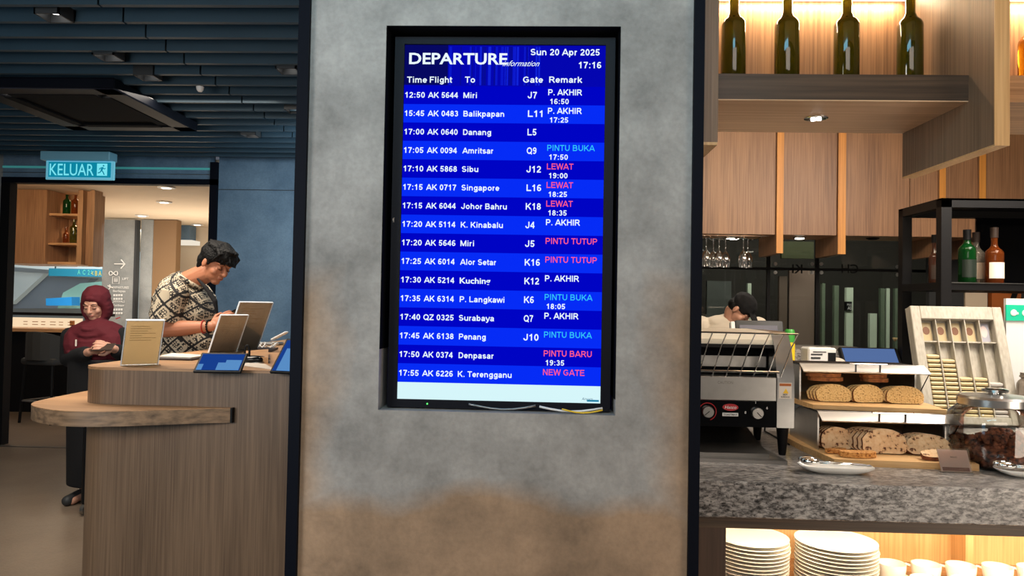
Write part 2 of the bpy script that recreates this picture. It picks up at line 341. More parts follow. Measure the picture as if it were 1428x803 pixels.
def text(body, cap, width=None, bold=0.012, ext=.0004, shear=0, align='LEFT', mtx=None):
    """flat lettering in the XZ plane facing -Y, origin at baseline left; cap = capital height"""
    cu = bpy.data.curves.new('t', 'FONT'); cu.body = body; cu.size = 1; cu.offset = bold; cu.shear = shear; cu.extrude = 0; cu.resolution_u = 3
    o = bpy.data.objects.new('t', cu); COL.objects.link(o); dg = bpy.context.evaluated_depsgraph_get(); me = bpy.data.meshes.new_from_object(o.evaluated_get(dg))
    bpy.data.objects.remove(o); bpy.data.curves.remove(cu)
    bm = bmesh.new(); bm.from_mesh(me); bpy.data.meshes.remove(me)
    if not bm.verts: return bm
    k = cap/.70; x0 = min(v.co.x for v in bm.verts); x1 = max(v.co.x for v in bm.verts); kx = width/(x1-x0) if width else k*.95
    sh = {'LEFT': x0, 'CENTER': (x0+x1)/2, 'RIGHT': x1}[align]
    for v in bm.verts: v.co = Vector(((v.co.x-sh)*kx, 0, v.co.y*k))
    if mtx is not None: bmesh.ops.transform(bm, matrix=mtx, verts=bm.verts)
    return bm
def _a(cx, cy, rx, ry, a0, a1, n=None):
    n = n or max(3, int(abs(a1-a0)/20)); return [(cx+rx*math.cos(math.radians(a0+(a1-a0)*i/n)), cy+ry*math.sin(math.radians(a0+(a1-a0)*i/n))) for i in range(n+1)]
_bowl = lambda cx=.38: _a(cx, .365, .225, .285, 0, 360, 18)
GL = {
 '0': (.776, [_a(.388, .5, .235, .42, 0, 360, 20)]), '1': (.776, [[(.14, .70), (.30, .77), (.42, .92)], [(.44, 1), (.44, 0)]]),
 '2': (.776, [_a(.38, .69, .225, .225, 170, -20)+[(.50, .46), (.22, .22), (.16, .085)], [(.08, .085), (.70, .085)]]),
 '3': (.776, [_a(.37, .71, .20, .205, 160, -75)+_a(.37, .30, .235, .215, 75, -160)]), '4': (.776, [[(.54, 1), (.54, 0)], [(.52, .92), (.10, .34)], [(.05, .29), (.73, .29)]]),
 '5': (.776, [[(.67, .915), (.24, .915), (.18, .50)]+_a(.37, .32, .24, .235, 130, -160)]),
 '6': (.776, [_a(.39, .31, .23, .225, 0, 360, 16), _a(.44, .52, .28, .40, 50, 190)]), '9': (.776, [_a(.39, .69, .23, .225, 0, 360, 16), _a(.34, .48, .28, .40, 230, 370)]),
 '7': (.776, [[(.07, .915), (.70, .915)], [(.66, .90), (.48, .62), (.36, .3), (.31, 0)]]), '8': (.776, [_a(.388, .71, .19, .2, 0, 360, 16), _a(.388, .29, .235, .205, 0, 360, 16)]),
 ':': (.46, [[(.14, .1), (.31, .1)], [(.14, .65), (.31, .65)]]), '.': (.39, [[(.11, .085), (.28, .085)]]),
 'A': (1.0, [[(.06, 0), (.5, 1.0)], [(.5, 1.0), (.94, 0)], [(.22, .30), (.78, .30)]]),
 'B': (1.0, [[(.17, 0), (.17, 1)], [(.1, .915), (.55, .915)]+_a(.55, .715, .2, .2, 90, -90)+[(.17, .53)], [(.55, .53)]+_a(.58, .305, .24, .22, 90, -90)+[(.12, .085)]]),
 'C': (1.0, [_a(.52, .5, .37, .415, 38, 322)]), 'D': (1.0, [[(.18, 0), (.18, 1)], [(.1, .915), (.42, .915)]+_a(.47, .5, .36, .415, 90, -90)+[(.12, .085)]]),
 'E': (.93, [[(.17, 0), (.17, 1)], [(.1, .915), (.84, .915)], [(.12, .52), (.79, .52)], [(.1, .085), (.87, .085)]]),
 'F': (.85, [[(.17, 0), (.17, 1)], [(.1, .915), (.8, .915)], [(.12, .5), (.7, .5)]]), 'G': (1.08, [_a(.54, .5, .39, .415, 42, 330)+[(.88, .42)], [(.55, .46), (.95, .46)]]),
 'H': (1.0, [[(.17, 0), (.17, 1)], [(.83, 0), (.83, 1)], [(.17, .53), (.83, .53)]]), 'I': (.39, [[(.195, 0), (.195, 1)]]),
 'J': (.776, [[(.58, 1), (.58, .30)]+_a(.34, .31, .24, .23, 0, -190)]), 'K': (1.0, [[(.17, 0), (.17, 1)], [(.86, 1), (.22, .38)], [(.42, .56), (.90, 0)]]),
 'L': (.85, [[(.17, 0), (.17, 1)], [(.1, .085), (.8, .085)]]), 'M': (1.16, [[(.17, 0), (.17, 1)], [(.99, 0), (.99, 1)], [(.19, .96), (.58, .04)], [(.97, .96), (.58, .04)]]),
 'N': (1.0, [[(.17, 0), (.17, 1)], [(.83, 0), (.83, 1)], [(.20, .96), (.80, .04)]]), 'P': (.93, [[(.17, 0), (.17, 1)], [(.1, .915), (.54, .915)]+_a(.55, .68, .23, .235, 90, -90)+[(.15, .445)]]),
 'Q': (1.08, [_a(.54, .5, .39, .415, 0, 360, 22), [(.62, .26), (.98, -.04)]]), 'R': (1.0, [[(.17, 0), (.17, 1)], [(.1, .915), (.56, .915)]+_a(.57, .70, .22, .215, 90, -90)+[(.15, .485)], [(.54, .48), (.90, 0)]]),
 'S': (.93, [_a(.46, .70, .28, .215, 30, 265, 10)+_a(.46, .295, .31, .215, 85, -160, 10)]), 'T': (.85, [[(.03, .915), (.82, .915)], [(.425, 0), (.425, .95)]]),
 'U': (1.0, [[(.17, 1), (.17, .40)]+_a(.5, .40, .33, .32, 180, 360)+[(.83, 1)]]), 'W': (1.3, [[(.07, 1), (.34, 0)], [(.34, 0), (.65, 1)], [(.65, 1), (.96, 0)], [(.96, 0), (1.23, 1)]]),
 'Z': (.85, [[(.06, .915), (.78, .915)], [(.72, .88), (.12, .12)], [(.04, .085), (.80, .085)]]),
 'a': (.776, [_a(.37, .45, .235, .215, 160, 20, 5)+[(.59, .35), (.61, 0)], [(.58, .40), (.35, .36)]+_a(.30, .21, .17, .145, 90, 290, 8)+[(.48, .13), (.58, .22)]]),
 'b': (.85, [[(.17, 0), (.17, 1)], _bowl(.44)]), 'd': (.85, [[(.68, 0), (.68, 1)], _bowl(.41)]), 'e': (.776, [[(.14, .36), (.62, .36)]+_a(.39, .365, .25, .285, 5, 325, 14)]),
 'f': (.46, [[(.03, .66), (.43, .66)], [(.20, 0), (.20, .80)]+_a(.36, .80, .15, .125, 170, 80, 4)]), 'g': (.85, [[(.68, .73), (.68, -.02)]+_a(.42, -.02, .26, .18, 0, -165, 7), _bowl(.41)]),
 'h': (.85, [[(.17, 0), (.17, 1)], [(.17, .42)]+_a(.42, .44, .24, .215, 165, 0, 6)+[(.67, 0)]]), 'i': (.39, [[(.195, 0), (.195, .73)], [(.195, .86), (.195, 1)]]),
 'k': (.776, [[(.17, 0), (.17, 1)], [(.66, .73), (.20, .30)], [(.36, .42), (.70, 0)]]), 'l': (.39, [[(.195, 0), (.195, 1)]]),
 'm': (1.24, [[(.17, 0), (.17, .73)], [(.17, .42)]+_a(.39, .46, .21, .2, 165, 0, 5)+[(.60, 0)], [(.60, .42)]+_a(.82, .46, .21, .2, 165, 0, 5)+[(1.04, 0)]]),
 'n': (.85, [[(.17, 0), (.17, .73)], [(.17, .42)]+_a(.42, .44, .24, .215, 165, 0, 6)+[(.67, 0)]]), 'o': (.85, [_a(.425, .365, .265, .285, 0, 360, 18)]),
 'p': (.85, [[(.17, -.28), (.17, .73)], _bowl(.44)]), 'r': (.54, [[(.17, 0), (.17, .73)], [(.17, .40)]+_a(.42, .38, .25, .27, 170, 85, 4)]),
 's': (.776, [_a(.38, .50, .21, .155, 25, 260, 8)+_a(.38, .22, .24, .145, 85, -160, 8)]), 't': (.46, [[(.03, .66), (.44, .66)], [(.20, .93), (.20, .22)]+_a(.34, .22, .14, .14, 180, 290, 5)]),
 'u': (.85, [[(.68, 0), (.68, .73)], [(.17, .73), (.17, .28)]+_a(.42, .28, .25, .2, 180, 350, 7)]), 'v': (.776, [[(.06, .73), (.388, 0)], [(.388, 0), (.72, .73)]]),
 'w': (1.08, [[(.06, .73), (.29, 0)], [(.29, 0), (.54, .73)], [(.54, .73), (.79, 0)], [(.79, 0), (1.02, .73)]]), 'y': (.776, [[(.06, .73), (.40, 0)], [(.72, .73), (.36, -.12), (.26, -.2), (.10, -.2)]]), ' ': (.39, [])}
def btext(body, cap, width=None, wt=.17, align='LEFT', mtx=None):
    """plain bold lettering drawn from strokes, in the XZ plane facing -Y"""
    x = 0; segs = []
    for ch in body:
        adv, st = GL[ch]
        for poly in st: segs.append([(x+p[0], p[1]) for p in poly])
        x += adv
    x0 = min(p[0] for q in segs for p in q); x1 = max(p[0] for q in segs for p in q); x0 -= wt/2; x1 += wt/2
    kx = width/(x1-x0) if width else cap; sh = {'LEFT': x0, 'CENTER': (x0+x1)/2, 'RIGHT': x1}[align]
    bm = bmesh.new()
    for q in segs:
        n = len(q); cl = (Vector(q[0])-Vector(q[-1])).length < 1e-4 and n > 4; L_, R_ = [], []
        for i in range(n):
            p = Vector(q[i])
            if cl: a = (p-Vector(q[i-1 if i > 0 else n-2])).normalized(); b = (Vector(q[i+1 if i < n-1 else 1])-p).normalized()
            else: a = (p-Vector(q[i-1])).normalized() if i > 0 else None; b = (Vector(q[i+1])-p).normalized() if i < n-1 else None
            a = a or b; b = b or a; t = a+b; t = t.normalized() if t.length > 1e-5 else a; nr = Vector((-t.y, t.x)); k = min(1.6, 1/max(.3, nr.dot(Vector((-a.y, a.x)))))
            for dst, sg in ((L_, 1), (R_, -1)):
                v = p+nr*wt/2*k*sg; dst.append(bm.verts.new(((v.x-sh)*kx, 0, v.y*cap)))
        for i in range(n-1): bm.faces.new((L_[i], R_[i], R_[i+1], L_[i+1]))
    if mtx is not None: bmesh.ops.transform(bm, matrix=mtx, verts=bm.verts)
    return bm
def merge(dst, src):
    me = bpy.data.meshes.new('m'); src.to_mesh(me); src.free(); dst.from_mesh(me); bpy.data.meshes.remove(me); return dst
T = Matrix.Translation
def RZ(a): return Matrix.Rotation(math.radians(a), 4, 'Z')
def RX(a): return Matrix.Rotation(math.radians(a), 4, 'X')
def RY(a): return Matrix.Rotation(math.radians(a), 4, 'Y')
def copy_tree(o, parent=None):
    c = o.copy(); COL.objects.link(c)
    if parent: c.parent = parent
    for ch in list(o.children): copy_tree(ch, c)
    return c

# ================================================================== SETTING
CEIL = 2.75
struct('floor', box(B(), -8, 5, -3, 7.0, -.05, 0), 'floor')
struct('floor_concourse', box(B(), -12, -.4, 7.06, 9.3, -.05, 0), 'floor')
struct('floor_terminal', box(B(), -18, -.4, 9.3, 24, -.05, 0), 'cream')
struct('trim_threshold', box(B(), -6.5, -2.3, 7.0, 7.06, -.05, .006), 'steel_dark')
cl = struct('ceiling', box(B(), -8, 5, -3, 7.1, CEIL+.19, CEIL+.25), 'dark', keep=True)
k = -6
while True:
    y = 3.326+.2045*k
    if y > 7.0: break
    if y > .6:
        for x0, x1 in ((-6.6, -2.03), (-2.02, -.66)):
            obj('slat', box(B(), x0, x1, y-.03, y, CEIL, CEIL+.13), 'slat', cl)
    k += 1
obj('soffit_board', box(B(), -.6, 5, .5, 7.1, CEIL, CEIL+.03), 'cream', cl)
struct('wall_divider', box(B(), -.35, -.15, 2.42, 7.1, 0, CEIL+.18), 'greywall')
# far plane of the dining room at Y = 7.1
wb = struct('wall_back', box(B(), -3.12, -.36, 7.1, 7.2, 0, CEIL+.15), 'bluewall')
obj('joint_strip', box(B(), -3.12, -.4, 7.094, 7.1, 2.49, 2.496), 'darkgrey', wb)
struct('wall_back_left', box(B(), -7.5, -5.24, 7.1, 7.2, 0, CEIL+.15), 'greywall')
struct('wall_left', box(B(), -7.6, -7.5, -3, 7.2, 0, CEIL+.2), 'greywall')
dh = struct('trim_header', box(B(), -5.24, -3.19, 7.08, 7.18, 2.585, CEIL+.1), 'bluewall', keep=True)
obj('led_glint_line', box(B(), -5.24, -3.19, 7.07, 7.08, 2.675, 2.695), plain('teal_glint', srgb(70, 150, 150), .3, emit=.35), dh)  # glowing strip paints an LED reflection on the header
obj('lower_line', box(B(), -5.24, -3.19, 7.07, 7.08, 2.628, 2.634), 'steel', dh)
df = struct('door_1', box(B(), -5.24, -3.12, 7.06, 7.16, 2.53, 2.585), 'navy', keep=True)
obj('door_post', box(B(), -5.24, -5.15, 7.06, 7.16, 0, 2.53), 'black', df)
obj('door_post', box(B(), -3.19, -3.12, 7.06, 7.16, 0, CEIL), 'navy', df)

# pillar with the display niche
NX0, NX1, NZ0, NZ1 = -.43, .20, 1.138, 2.172
PX0, PX1 = -.636, .392
bm = B()
box(bm, PX0, NX0, 2.0, 2.4, 0, CEIL+.1); box(bm, NX1, PX1, 2.0, 2.4, 0, CEIL+.1)
box(bm, NX0, NX1, 2.0, 2.4, 0, NZ0); box(bm, NX0, NX1, 2.0, 2.4, NZ1, CEIL+.1)
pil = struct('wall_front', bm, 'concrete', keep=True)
pil.data.transform(T((.122, 0, 0))); pil.location = (-.122, 0, 0)
niche = struct('trim_niche', box(B(), NX0, NX1, 2.13, 2.16, NZ0, NZ1), 'dark')
bm = B()
box(bm, NX0-.0005, NX0+.002, 2.0005, 2.13, 1.30, NZ1); box(bm, NX1-.002, NX1+.0005, 2.0005, 2.13, 1.18, NZ1); box(bm, NX0+.002, NX1-.002, 2.0005, 2.13, NZ1-.002, NZ1+.0005)
struct('trim_niche_shade', bm, 'dark')  # dark sheets laid over the concrete reveals to paint their shade
struct('trim_left', box(B(), PX0-.03, PX0, 1.985, 2.4, 0, CEIL+.1), 'navy')
struct('trim_right', box(B(), PX1, PX1+.027, 1.985, 2.4, 0, CEIL+.1), 'navy')

# ------------------------------------------------------------------ departure display
SY = 2.05
tv = thing('departure_display', 'upright flight departure screen glowing blue, recessed in the concrete pillar', 'screen', (-.11, SY, NZ0))
z0s, z1s = 1.163, 2.137; x0s, x1s = -.388, .164
bm = B(); fx0, fx1, fz0, fz1 = x0s-.026, x1s+.026, z0s-.022, z1s+.02
for a in ((fx0, x0s, fz0, fz1), (x1s, fx1, fz0, fz1), (x0s, x1s, fz0, z0s), (x0s, x1s, z1s, fz1)): box(bm, a[0], a[1], SY-.008, SY+.06, a[2], a[3])
obj('bezel', bm, 'bezel', tv)
obj('screen_panel', box(B(), x0s, x1s, SY, SY+.05, z0s, z1s), E_('scr_head', srgb(4, 6, 176)), tv)
def sz(py, px=700): return W(px, py, SY).z
def sx(px, py=300): return W(px, py, SY).x
# streaks behind the heading
rnd = random.Random(3)
for i in range(26):
    xx = x0s+.12+rnd.random()*.25; ww = .002+rnd.random()*.006
    obj('header_streak', box(B(), xx, xx+ww, SY-.0006, SY, sz(119), z1s-.004), E_('scr_st%d' % (i % 3), (srgb(10, 22, 200), srgb(6, 10, 150), srgb(16, 34, 215))[i % 3]), tv)
obj('header_shade', box(B(), x0s, x0s+.12, SY-.0006, SY, sz(119), z1s), E_('scr_dark', srgb(6, 8, 96)), tv)
rowsz = []
zt, zb = sz(120.5), sz(535.5)
for i in range(16):
    a = zt+(zb-zt)*i/16; b = zt+(zb-zt)*(i+1)/16
    obj('row_band', box(B(), x0s, x1s, SY-.001, SY, b, a), E_('row%d' % (i % 2), srgb(0, 4, 196) if i % 2 == 0 else srgb(6, 44, 246)), tv)
    rowsz.append((a+b)/2)
obj('footer_band', box(B(), x0s, x1s, SY-.001, SY, z0s, zb), E_('scr_white', srgb(214, 246, 250)), tv)
CW = E_('txt_white', srgb(232, 246, 255), 1.05); CR = E_('txt_red', srgb(255, 92, 128)); CC = E_('txt_cyan', srgb(52, 196, 246))
PXM = SY/FPX
def stext(name, s, px, z, caph, wpx=None, mat=CW, bold=.02, shear=0):
    if all(ch in GL for ch in s) and not shear and s != 'DEPARTURE': bm = btext(s, caph*PXM, wpx*PXM if wpx else None, .15 if bold < .02 else .175, mtx=T((sx(px), SY-.0022, z)))
    else: bm = text(s, caph*PXM, wpx*PXM if wpx else None, bold, shear=shear, mtx=T((sx(px), SY-.0022, z)))
    return obj(name, bm, mat, tv)
stext('heading_text', 'DEPARTURE', 566, sz(89.5, 620), 15.5, 139, bold=.022)
stext('heading_script', 'information', 697, sz(92.5, 720), 8, 52, bold=.0, shear=.55)
stext('date_text', 'Sun 20 Apr 2025', 736, sz(77.5, 780), 9, 97, bold=.03)
stext('clock_text', '17:16', 803, sz(95.5, 820), 9, 32, bold=.03)
for s, px, wd in (('Time', 563, 29), ('Flight', 595, 33), ('To', 644, 15), ('Gate', 726, 28), ('Remark', 762, 47)):
    stext('column_heading', s, px, sz(115.5, px), 8.6, wd, bold=.03)
ROWS = [('12:50', 'AK 5644', 'Miri', 'J7', 'P. AKHIR', '16:50', 0), ('15:45', 'AK 0483', 'Balikpapan', 'L11', 'P. AKHIR', '17:25', 0), ('17:00', 'AK 0640', 'Danang', 'L5', '', '', 0),
 ('17:05', 'AK 0094', 'Amritsar', 'Q9', 'PINTU BUKA', '17:50', 2), ('17:10', 'AK 5868', 'Sibu', 'J12', 'LEWAT', '19:00', 1), ('17:15', 'AK 0717', 'Singapore', 'L16', 'LEWAT', '18:25', 1),
 ('17:15', 'AK 6044', 'Johor Bahru', 'K18', 'LEWAT', '18:35', 1), ('17:20', 'AK 5114', 'K. Kinabalu', 'J4', 'P. AKHIR', '', 0), ('17:20', 'AK 5646', 'Miri', 'J5', 'PINTU TUTUP', '', 1),
 ('17:25', 'AK 6014', 'Alor Setar', 'K16', 'PINTU TUTUP', '', 1), ('17:30', 'AK 5214', 'Kuching', 'K12', 'P. AKHIR', '', 0), ('17:35', 'AK 6314', 'P. Langkawi', 'K6', 'PINTU BUKA', '18:05', 2),
 ('17:40', 'QZ 0325', 'Surabaya', 'Q7', 'P. AKHIR', '', 0), ('17:45', 'AK 6138', 'Penang', 'J10', 'PINTU BUKA', '', 2), ('17:50', 'AK 0374', 'Denpasar', '', 'PINTU BARU', '19:35', 1), ('17:55', 'AK 6226', 'K. Terengganu', '', 'NEW GATE', '', 1)]
CITY = dict(Miri=19, Balikpapan=58, Danang=40, Amritsar=44, Sibu=23, Singapore=53, Kuching=43, Surabaya=49, Penang=38, Denpasar=50); CITY.update({'Johor Bahru': 64, 'K. Kinabalu': 59, 'Alor Setar': 51, 'P. Langkawi': 63, 'K. Terengganu': 75})
RW = {'P. AKHIR': 48, 'PINTU BUKA': 67, 'LEWAT': 38, 'PINTU TUTUP': 72, 'PINTU BARU': 67, 'NEW GATE': 58}
for zc, (tm, fl, ct, gt, rm, r2, c) in zip(rowsz, ROWS):
    zb_ = zc-4.1*PXM
    stext('flight_time', tm, 561, zb_, 8, 28.5); stext('flight_number', fl, 593.5, zb_, 8, 43); stext('destination', ct, 643, zb_, 8, CITY[ct])
    if gt: stext('gate_number', gt, 733, zb_+.0005, 9.2, 13.5 if len(gt) == 2 else 21)
    if r2: stext('remark_time', r2, 764, zc-11.6*PXM, 7.4, 26.5)
    if rm: stext('remark_text', rm, 761, zc+.8*PXM, 8.4, RW[rm], (CW, CR, CC)[c], bold=.03 if c == 0 else .012)
bm = B(); box(bm, x1s-.036, x1s-.004, SY-.0024, SY-.001, z0s+.004, z0s+.009); obj('footer_mark', bm, E_('teal_mark', srgb(30, 130, 170)), tv)
bm = text('Airports', .007, .03, 0, shear=.3, mtx=T((x1s-.05, SY-.0024, z0s+.008))); obj('footer_lettering', bm, E_('teal_mark2', srgb(70, 110, 130)), tv)
obj('power_light', lathe(B(), [(.0022, 0), (.0022, .002)], seg=10, mtx=T((sx(602), SY-.008, z0s-.011)) @ RX(90)), E_('green_led', (.1, 1, .15, 1), 2.0), tv)
obj('maker_mark', text('NEC', .004, .012, .01, mtx=T((fx0+.008, SY-.0085, sz(312))) @ RY(-90)), 'steel_dark', tv)
def cable(pts, r, mat, label, name='cable', cat='cable'):
    return tag(obj(name, tube(B(), pts, r, 6), mat, smooth=True), label, cat)
cy = 2.022
cable([(-.19+.03*i, cy+.004*math.sin(i), NZ0+.018-.012*math.sin(PI*i/6)) for i in range(7)], .0028, 'steel_dark', 'thin grey cable sagging under the left half of the screen')
cable([(.0+.028*i, cy, NZ0+.016-.011*math.sin(PI*i/6)) for i in range(7)], .003, 'whitep', 'pale cable looping under the right part of the screen')
cable([(.06+.018*i, cy-.008, NZ0+.012-.009*math.sin(PI*i/6)) for i in range(7)], .0022, 'yellow', 'thin yellowish cable end in the bottom right of the niche')

# ================================================================== LEFT ROOM
# air conditioning cassette
ac = thing('ceiling_cassette', 'black square air conditioning cassette set in the slatted ceiling', 'air conditioner', (-3.08, 5.0, 2.70))
bm = B(); ax0, ax1, ay0, ay1 = -3.56, -2.6, 4.42, 5.53
box(bm, ax0, ax1, ay0, ay0+.14, 2.69, 2.76, .008); box(bm, ax0, ax1, ay1-.14, ay1, 2.69, 2.76, .008); box(bm, ax0, ax0+.14, ay0, ay1, 2.69, 2.76, .008); box(bm, ax1-.14, ax1, ay0, ay1, 2.69, 2.76, .008)
obj('frame', bm, 'bezel', ac)
obj('intake_grille', box(B(), ax0+.17, ax1-.17, ay0+.17, ay1-.17, 2.70, 2.76, .01), 'dark', ac)
for a in ((ax0+.13, ax0+.2, ay0+.2, ay1-.2), (ax1-.2, ax1-.13, ay0+.2, ay1-.2), (ax0+.2, ax1-.2, ay0+.13, ay0+.2), (ax0+.2, ax1-.2, ay1-.2, ay1-.13)):
    obj('flap', box(B(), a[0], a[1], a[2], a[3], 2.686, 2.70, .004), 'dark', ac)
# downlights between the slats
dls = [((-2.316, 3.43), 'square ceiling downlight nearest the camera in the slats, upper left'), ((-2.387, 4.0), 'square ceiling downlight above the near edge of the black cassette'), ((-2.36, 4.36), 'square ceiling downlight right by the front corner of the black cassette'),
       ((-1.463, 4.218), 'square ceiling downlight beside the pillar, brighter of its pair'), ((-1.718, 5.103), 'dim ceiling downlight half hidden by the pillar trim'), ((-2.336, 5.887), 'small ceiling downlight farthest back, nearest the blue wall')]
for (x, y), lab in dls:
    d = thing('ceiling_downlight', lab, 'light', (x, y, 2.74), 'downlights in the slatted ceiling')
    bm = B(); s = .06
    for a in ((-s, s, -s, -s+.008), (-s, s, s-.008, s), (-s, -s+.008, -s, s), (s-.008, s, -s, s)): box(bm, x+a[0], x+a[1], y+a[2], y+a[3], 2.738, 2.80)
    obj('housing', bm, 'darkgrey', d)
    obj('lamp', lathe(B(), [(.028, 0), (.028, .02)], (x, y, 2.765), 16), E_('lampglow', (1, .95, .88, 1), 5), d)
    spot('downlight_beam', (x, y, 2.755), 9, NEUT, 80)
tag(obj('smoke_sensor', lathe(B(), [(.012, -.03), (.02, -.02), (.024, 0)], tuple(WZ(279, 121, 2.74)), 12), 'whitep', smooth=40), 'tiny pale ceiling sensor between the slats', 'sensor')
# exit sign
ex = thing('exit_sign', 'teal glowing KELUAR exit sign with running figure under the slatted ceiling', 'sign', (-4.17, 6.6, 2.49))
obj('mount', box(B(), -4.50, -3.865, 6.53, 6.66, 2.655, 2.735, .006), plain('sign_mount', srgb(120, 176, 200), .4), ex)
obj('sign_plate', box(B(), -4.47, -3.84, 6.57, 6.59, 2.485, 2.655, .004), plain('sign_edge', srgb(110, 190, 215), .3, emit=.45), ex)
obj('sign_face', box(B(), -4.44, -3.87, 6.563, 6.57, 2.507, 2.642), E_('sign_teal', srgb(12, 132, 160)), ex)
st = E_('sign_txt', srgb(120, 228, 240))
obj('sign_lettering', text('KELUAR', .105, .405, .004, mtx=T((-4.425, 6.558, 2.522))), st, ex)
obj('pictogram_panel', box(B(), -3.99, -3.90, 6.556, 6.563, 2.522, 2.63), st, ex)
bm = B(); c = Vector((-3.94, 6.552, 2.575)); q = lambda x, z: (c.x+x, c.y, c.z+z)
ell(bm, q(.012, .035), (.008, .003, .008)); tube(bm, [q(.005, .022), q(-.006, -.005)], .009, 6)
tube(bm, [q(.004, .02), q(-.02, .012), q(-.026, 0)], .004, 6); tube(bm, [q(.006, .018), q(.02, .006), q(.03, .012)], .004, 6)
tube(bm, [q(-.006, -.005), q(.008, -.02), q(.02, -.045)], .005, 6); tube(bm, [q(-.006, -.005), q(-.018, -.024), q(-.036, -.03)], .005, 6)
obj('running_figure', bm, E_('sign_teal', srgb(12, 132, 160)), ex)

# reception counter
CZ = 1.12
def arc(cx, cy, r, a0, a1, n=8): return [(cx+r*math.cos(math.radians(a0+(a1-a0)*i/n)), cy+r*math.sin(math.radians(a0+(a1-a0)*i/n))) for i in range(n+1)]
CX0, CX1, CY0, CY1 = -2.055, -1.085, 3.26, 6.1
cpts = [(CX1, CY0)] + [(CX1, CY1), (CX0, CY1)] + arc(CX0+.14, CY0+.14, .14, 180, 270)
rc = thing('reception_counter', 'tall oak reception counter with rounded corner left of the pillar', 'counter', (-1.6, 3.3, 0))
obj('body', prism(B(), cpts, 0, CZ-.012), 'grey_oak_v', rc, smooth=30)
tp = [(CX1, CY0-.002)] + [(CX1, CY1+.002), (CX0-.002, CY1+.002)] + arc(CX0+.14, CY0+.14, .142, 180, 270)
obj('top', prism(B(), tp, CZ-.012, CZ), 'oak_x', rc, smooth=30)
obj('edge_strip', box(B(), CX1, CX1+.012, CY0-.003, CY0+.02, 0, CZ), 'ply', rc)
lp = [(-1.34, 3.258), (-1.34, 3.238), (-1.46, 3.195), (-1.6, 3.135), (-1.76, 3.065), (-1.88, 3.04), (-1.98, 3.05), (-2.09, 3.10), (-2.18, 3.17), (-2.235, 3.25), (-2.262, 3.36), (-2.275, 3.6), (-2.277, 3.9), (-2.27, 4.3), (CX0, 4.3), (CX0, 3.4), (CX0+.02, 3.33), (CX0+.07, 3.29), (CX0+.14, 3.262)]
def smooth_pts(ps, idx0, idx1):
    out = []
    for i, p in enumerate(ps):
        if idx0 <= i < idx1:
            a, b, c, d = (Vector(ps[max(i-1, 0)]), Vector(ps[i]), Vector(ps[i+1]), Vector(ps[min(i+2, len(ps)-1)]))
            for k in range(4):
                t = k/4; out.append(tuple(.5*((2*b)+(c-a)*t+(2*a-5*b+4*c-d)*t*t+(3*b-a-3*c+d)*t**3)))
        else: out.append(p)
    return out
lp = smooth_pts(lp, 2, 12)
lg = thing('counter_ledge', 'lower curved oak ledge wrapping the left end of the reception counter', 'shelf', (-1.9, 3.3, .897))
obj('ledge_edge', prism(B(), lp, .893, .954), wood('ledge_wood', srgb(96, 76, 58), srgb(160, 128, 98), 'X', fine=60), lg, smooth=30)
obj('ledge_top', prism(B(), lp, .954, .957), 'oak_x', lg, smooth=30)
obj('end_cap', box(B(), -1.341, -1.333, 3.232, 3.259, .893, .957), 'black', lg)

# things on the reception counter
def stand(name, lab, quad, Y, lean, mat, cat='sign', group=None, lines=True):
    """acrylic card holder: quad = base-left px, base-right px, top px height"""
    (xl, yl), (xr, yr), hz, yaw = quad
    p = WZ((xl+xr)/2, (yl+yr)/2, CZ); wd = hz[0]; h = hz[1]
    t = thing(name, lab, cat, p); m = T(p) @ RZ(yaw) @ RX(lean)
    obj('card', box(B(), -wd/2+.004, wd/2-.004, -.001, .001, .008, h-.006, mtx=m), mat, t)
    obj('front_pane', box(B(), -wd/2, wd/2, -.005, -.003, 0, h, mtx=m), 'acrylic', t)
    obj('back_pane', box(B(), -wd/2, wd/2, .003, .005, 0, h, mtx=m), 'acrylic', t)
    obj('foot', box(B(), -wd/2, wd/2, -.07, 0, 0, .004, mtx=T(p) @ RZ(yaw) @ T((0, 0, 0))), 'acrylic', t)
    bm = B()
    for xx in (-wd/2, wd/2): box(bm, xx-.0015, xx+.0015, -.006, .006, 0, h, mtx=m)
    box(bm, -wd/2, wd/2, -.006, .006, h-.002, h+.001, mtx=m)
    obj('edge_glint', bm, plain('acrylic_edge', srgb(220, 228, 236), .2), t)
    if lines:
        bm = B(); rr = random.Random(len(lab))
        for i in range(7): box(bm, -wd*.36, -wd*.36+wd*(.3+.4*rr.random()), -.0018, -.001, h*(.86-i*.05), h*(.868-i*.05), mtx=m)
        obj('print', bm, plain('faint_ink', srgb(176, 150, 116), .7), t)
    return t
stand('card_holder', 'tan card in a clear acrylic holder at the rounded counter corner', ((176, 510), (213, 508), (.155, .24), 38), 3.42, 29, 'tanpaper')
stand('card_holder', 'shorter clear acrylic holder with a grey printed sheet, before the man', ((299, 492), (321, 491), (.18, .25), 56), 4.4, 27, 'greycard')
stand('card_holder', 'tallest clear acrylic holder with pale sheet, right of the shorter one', ((321, 491), (349, 487), (.23, .335), 56), 4.4, 27, card('pale_sheet', srgb(250, 242, 230)))
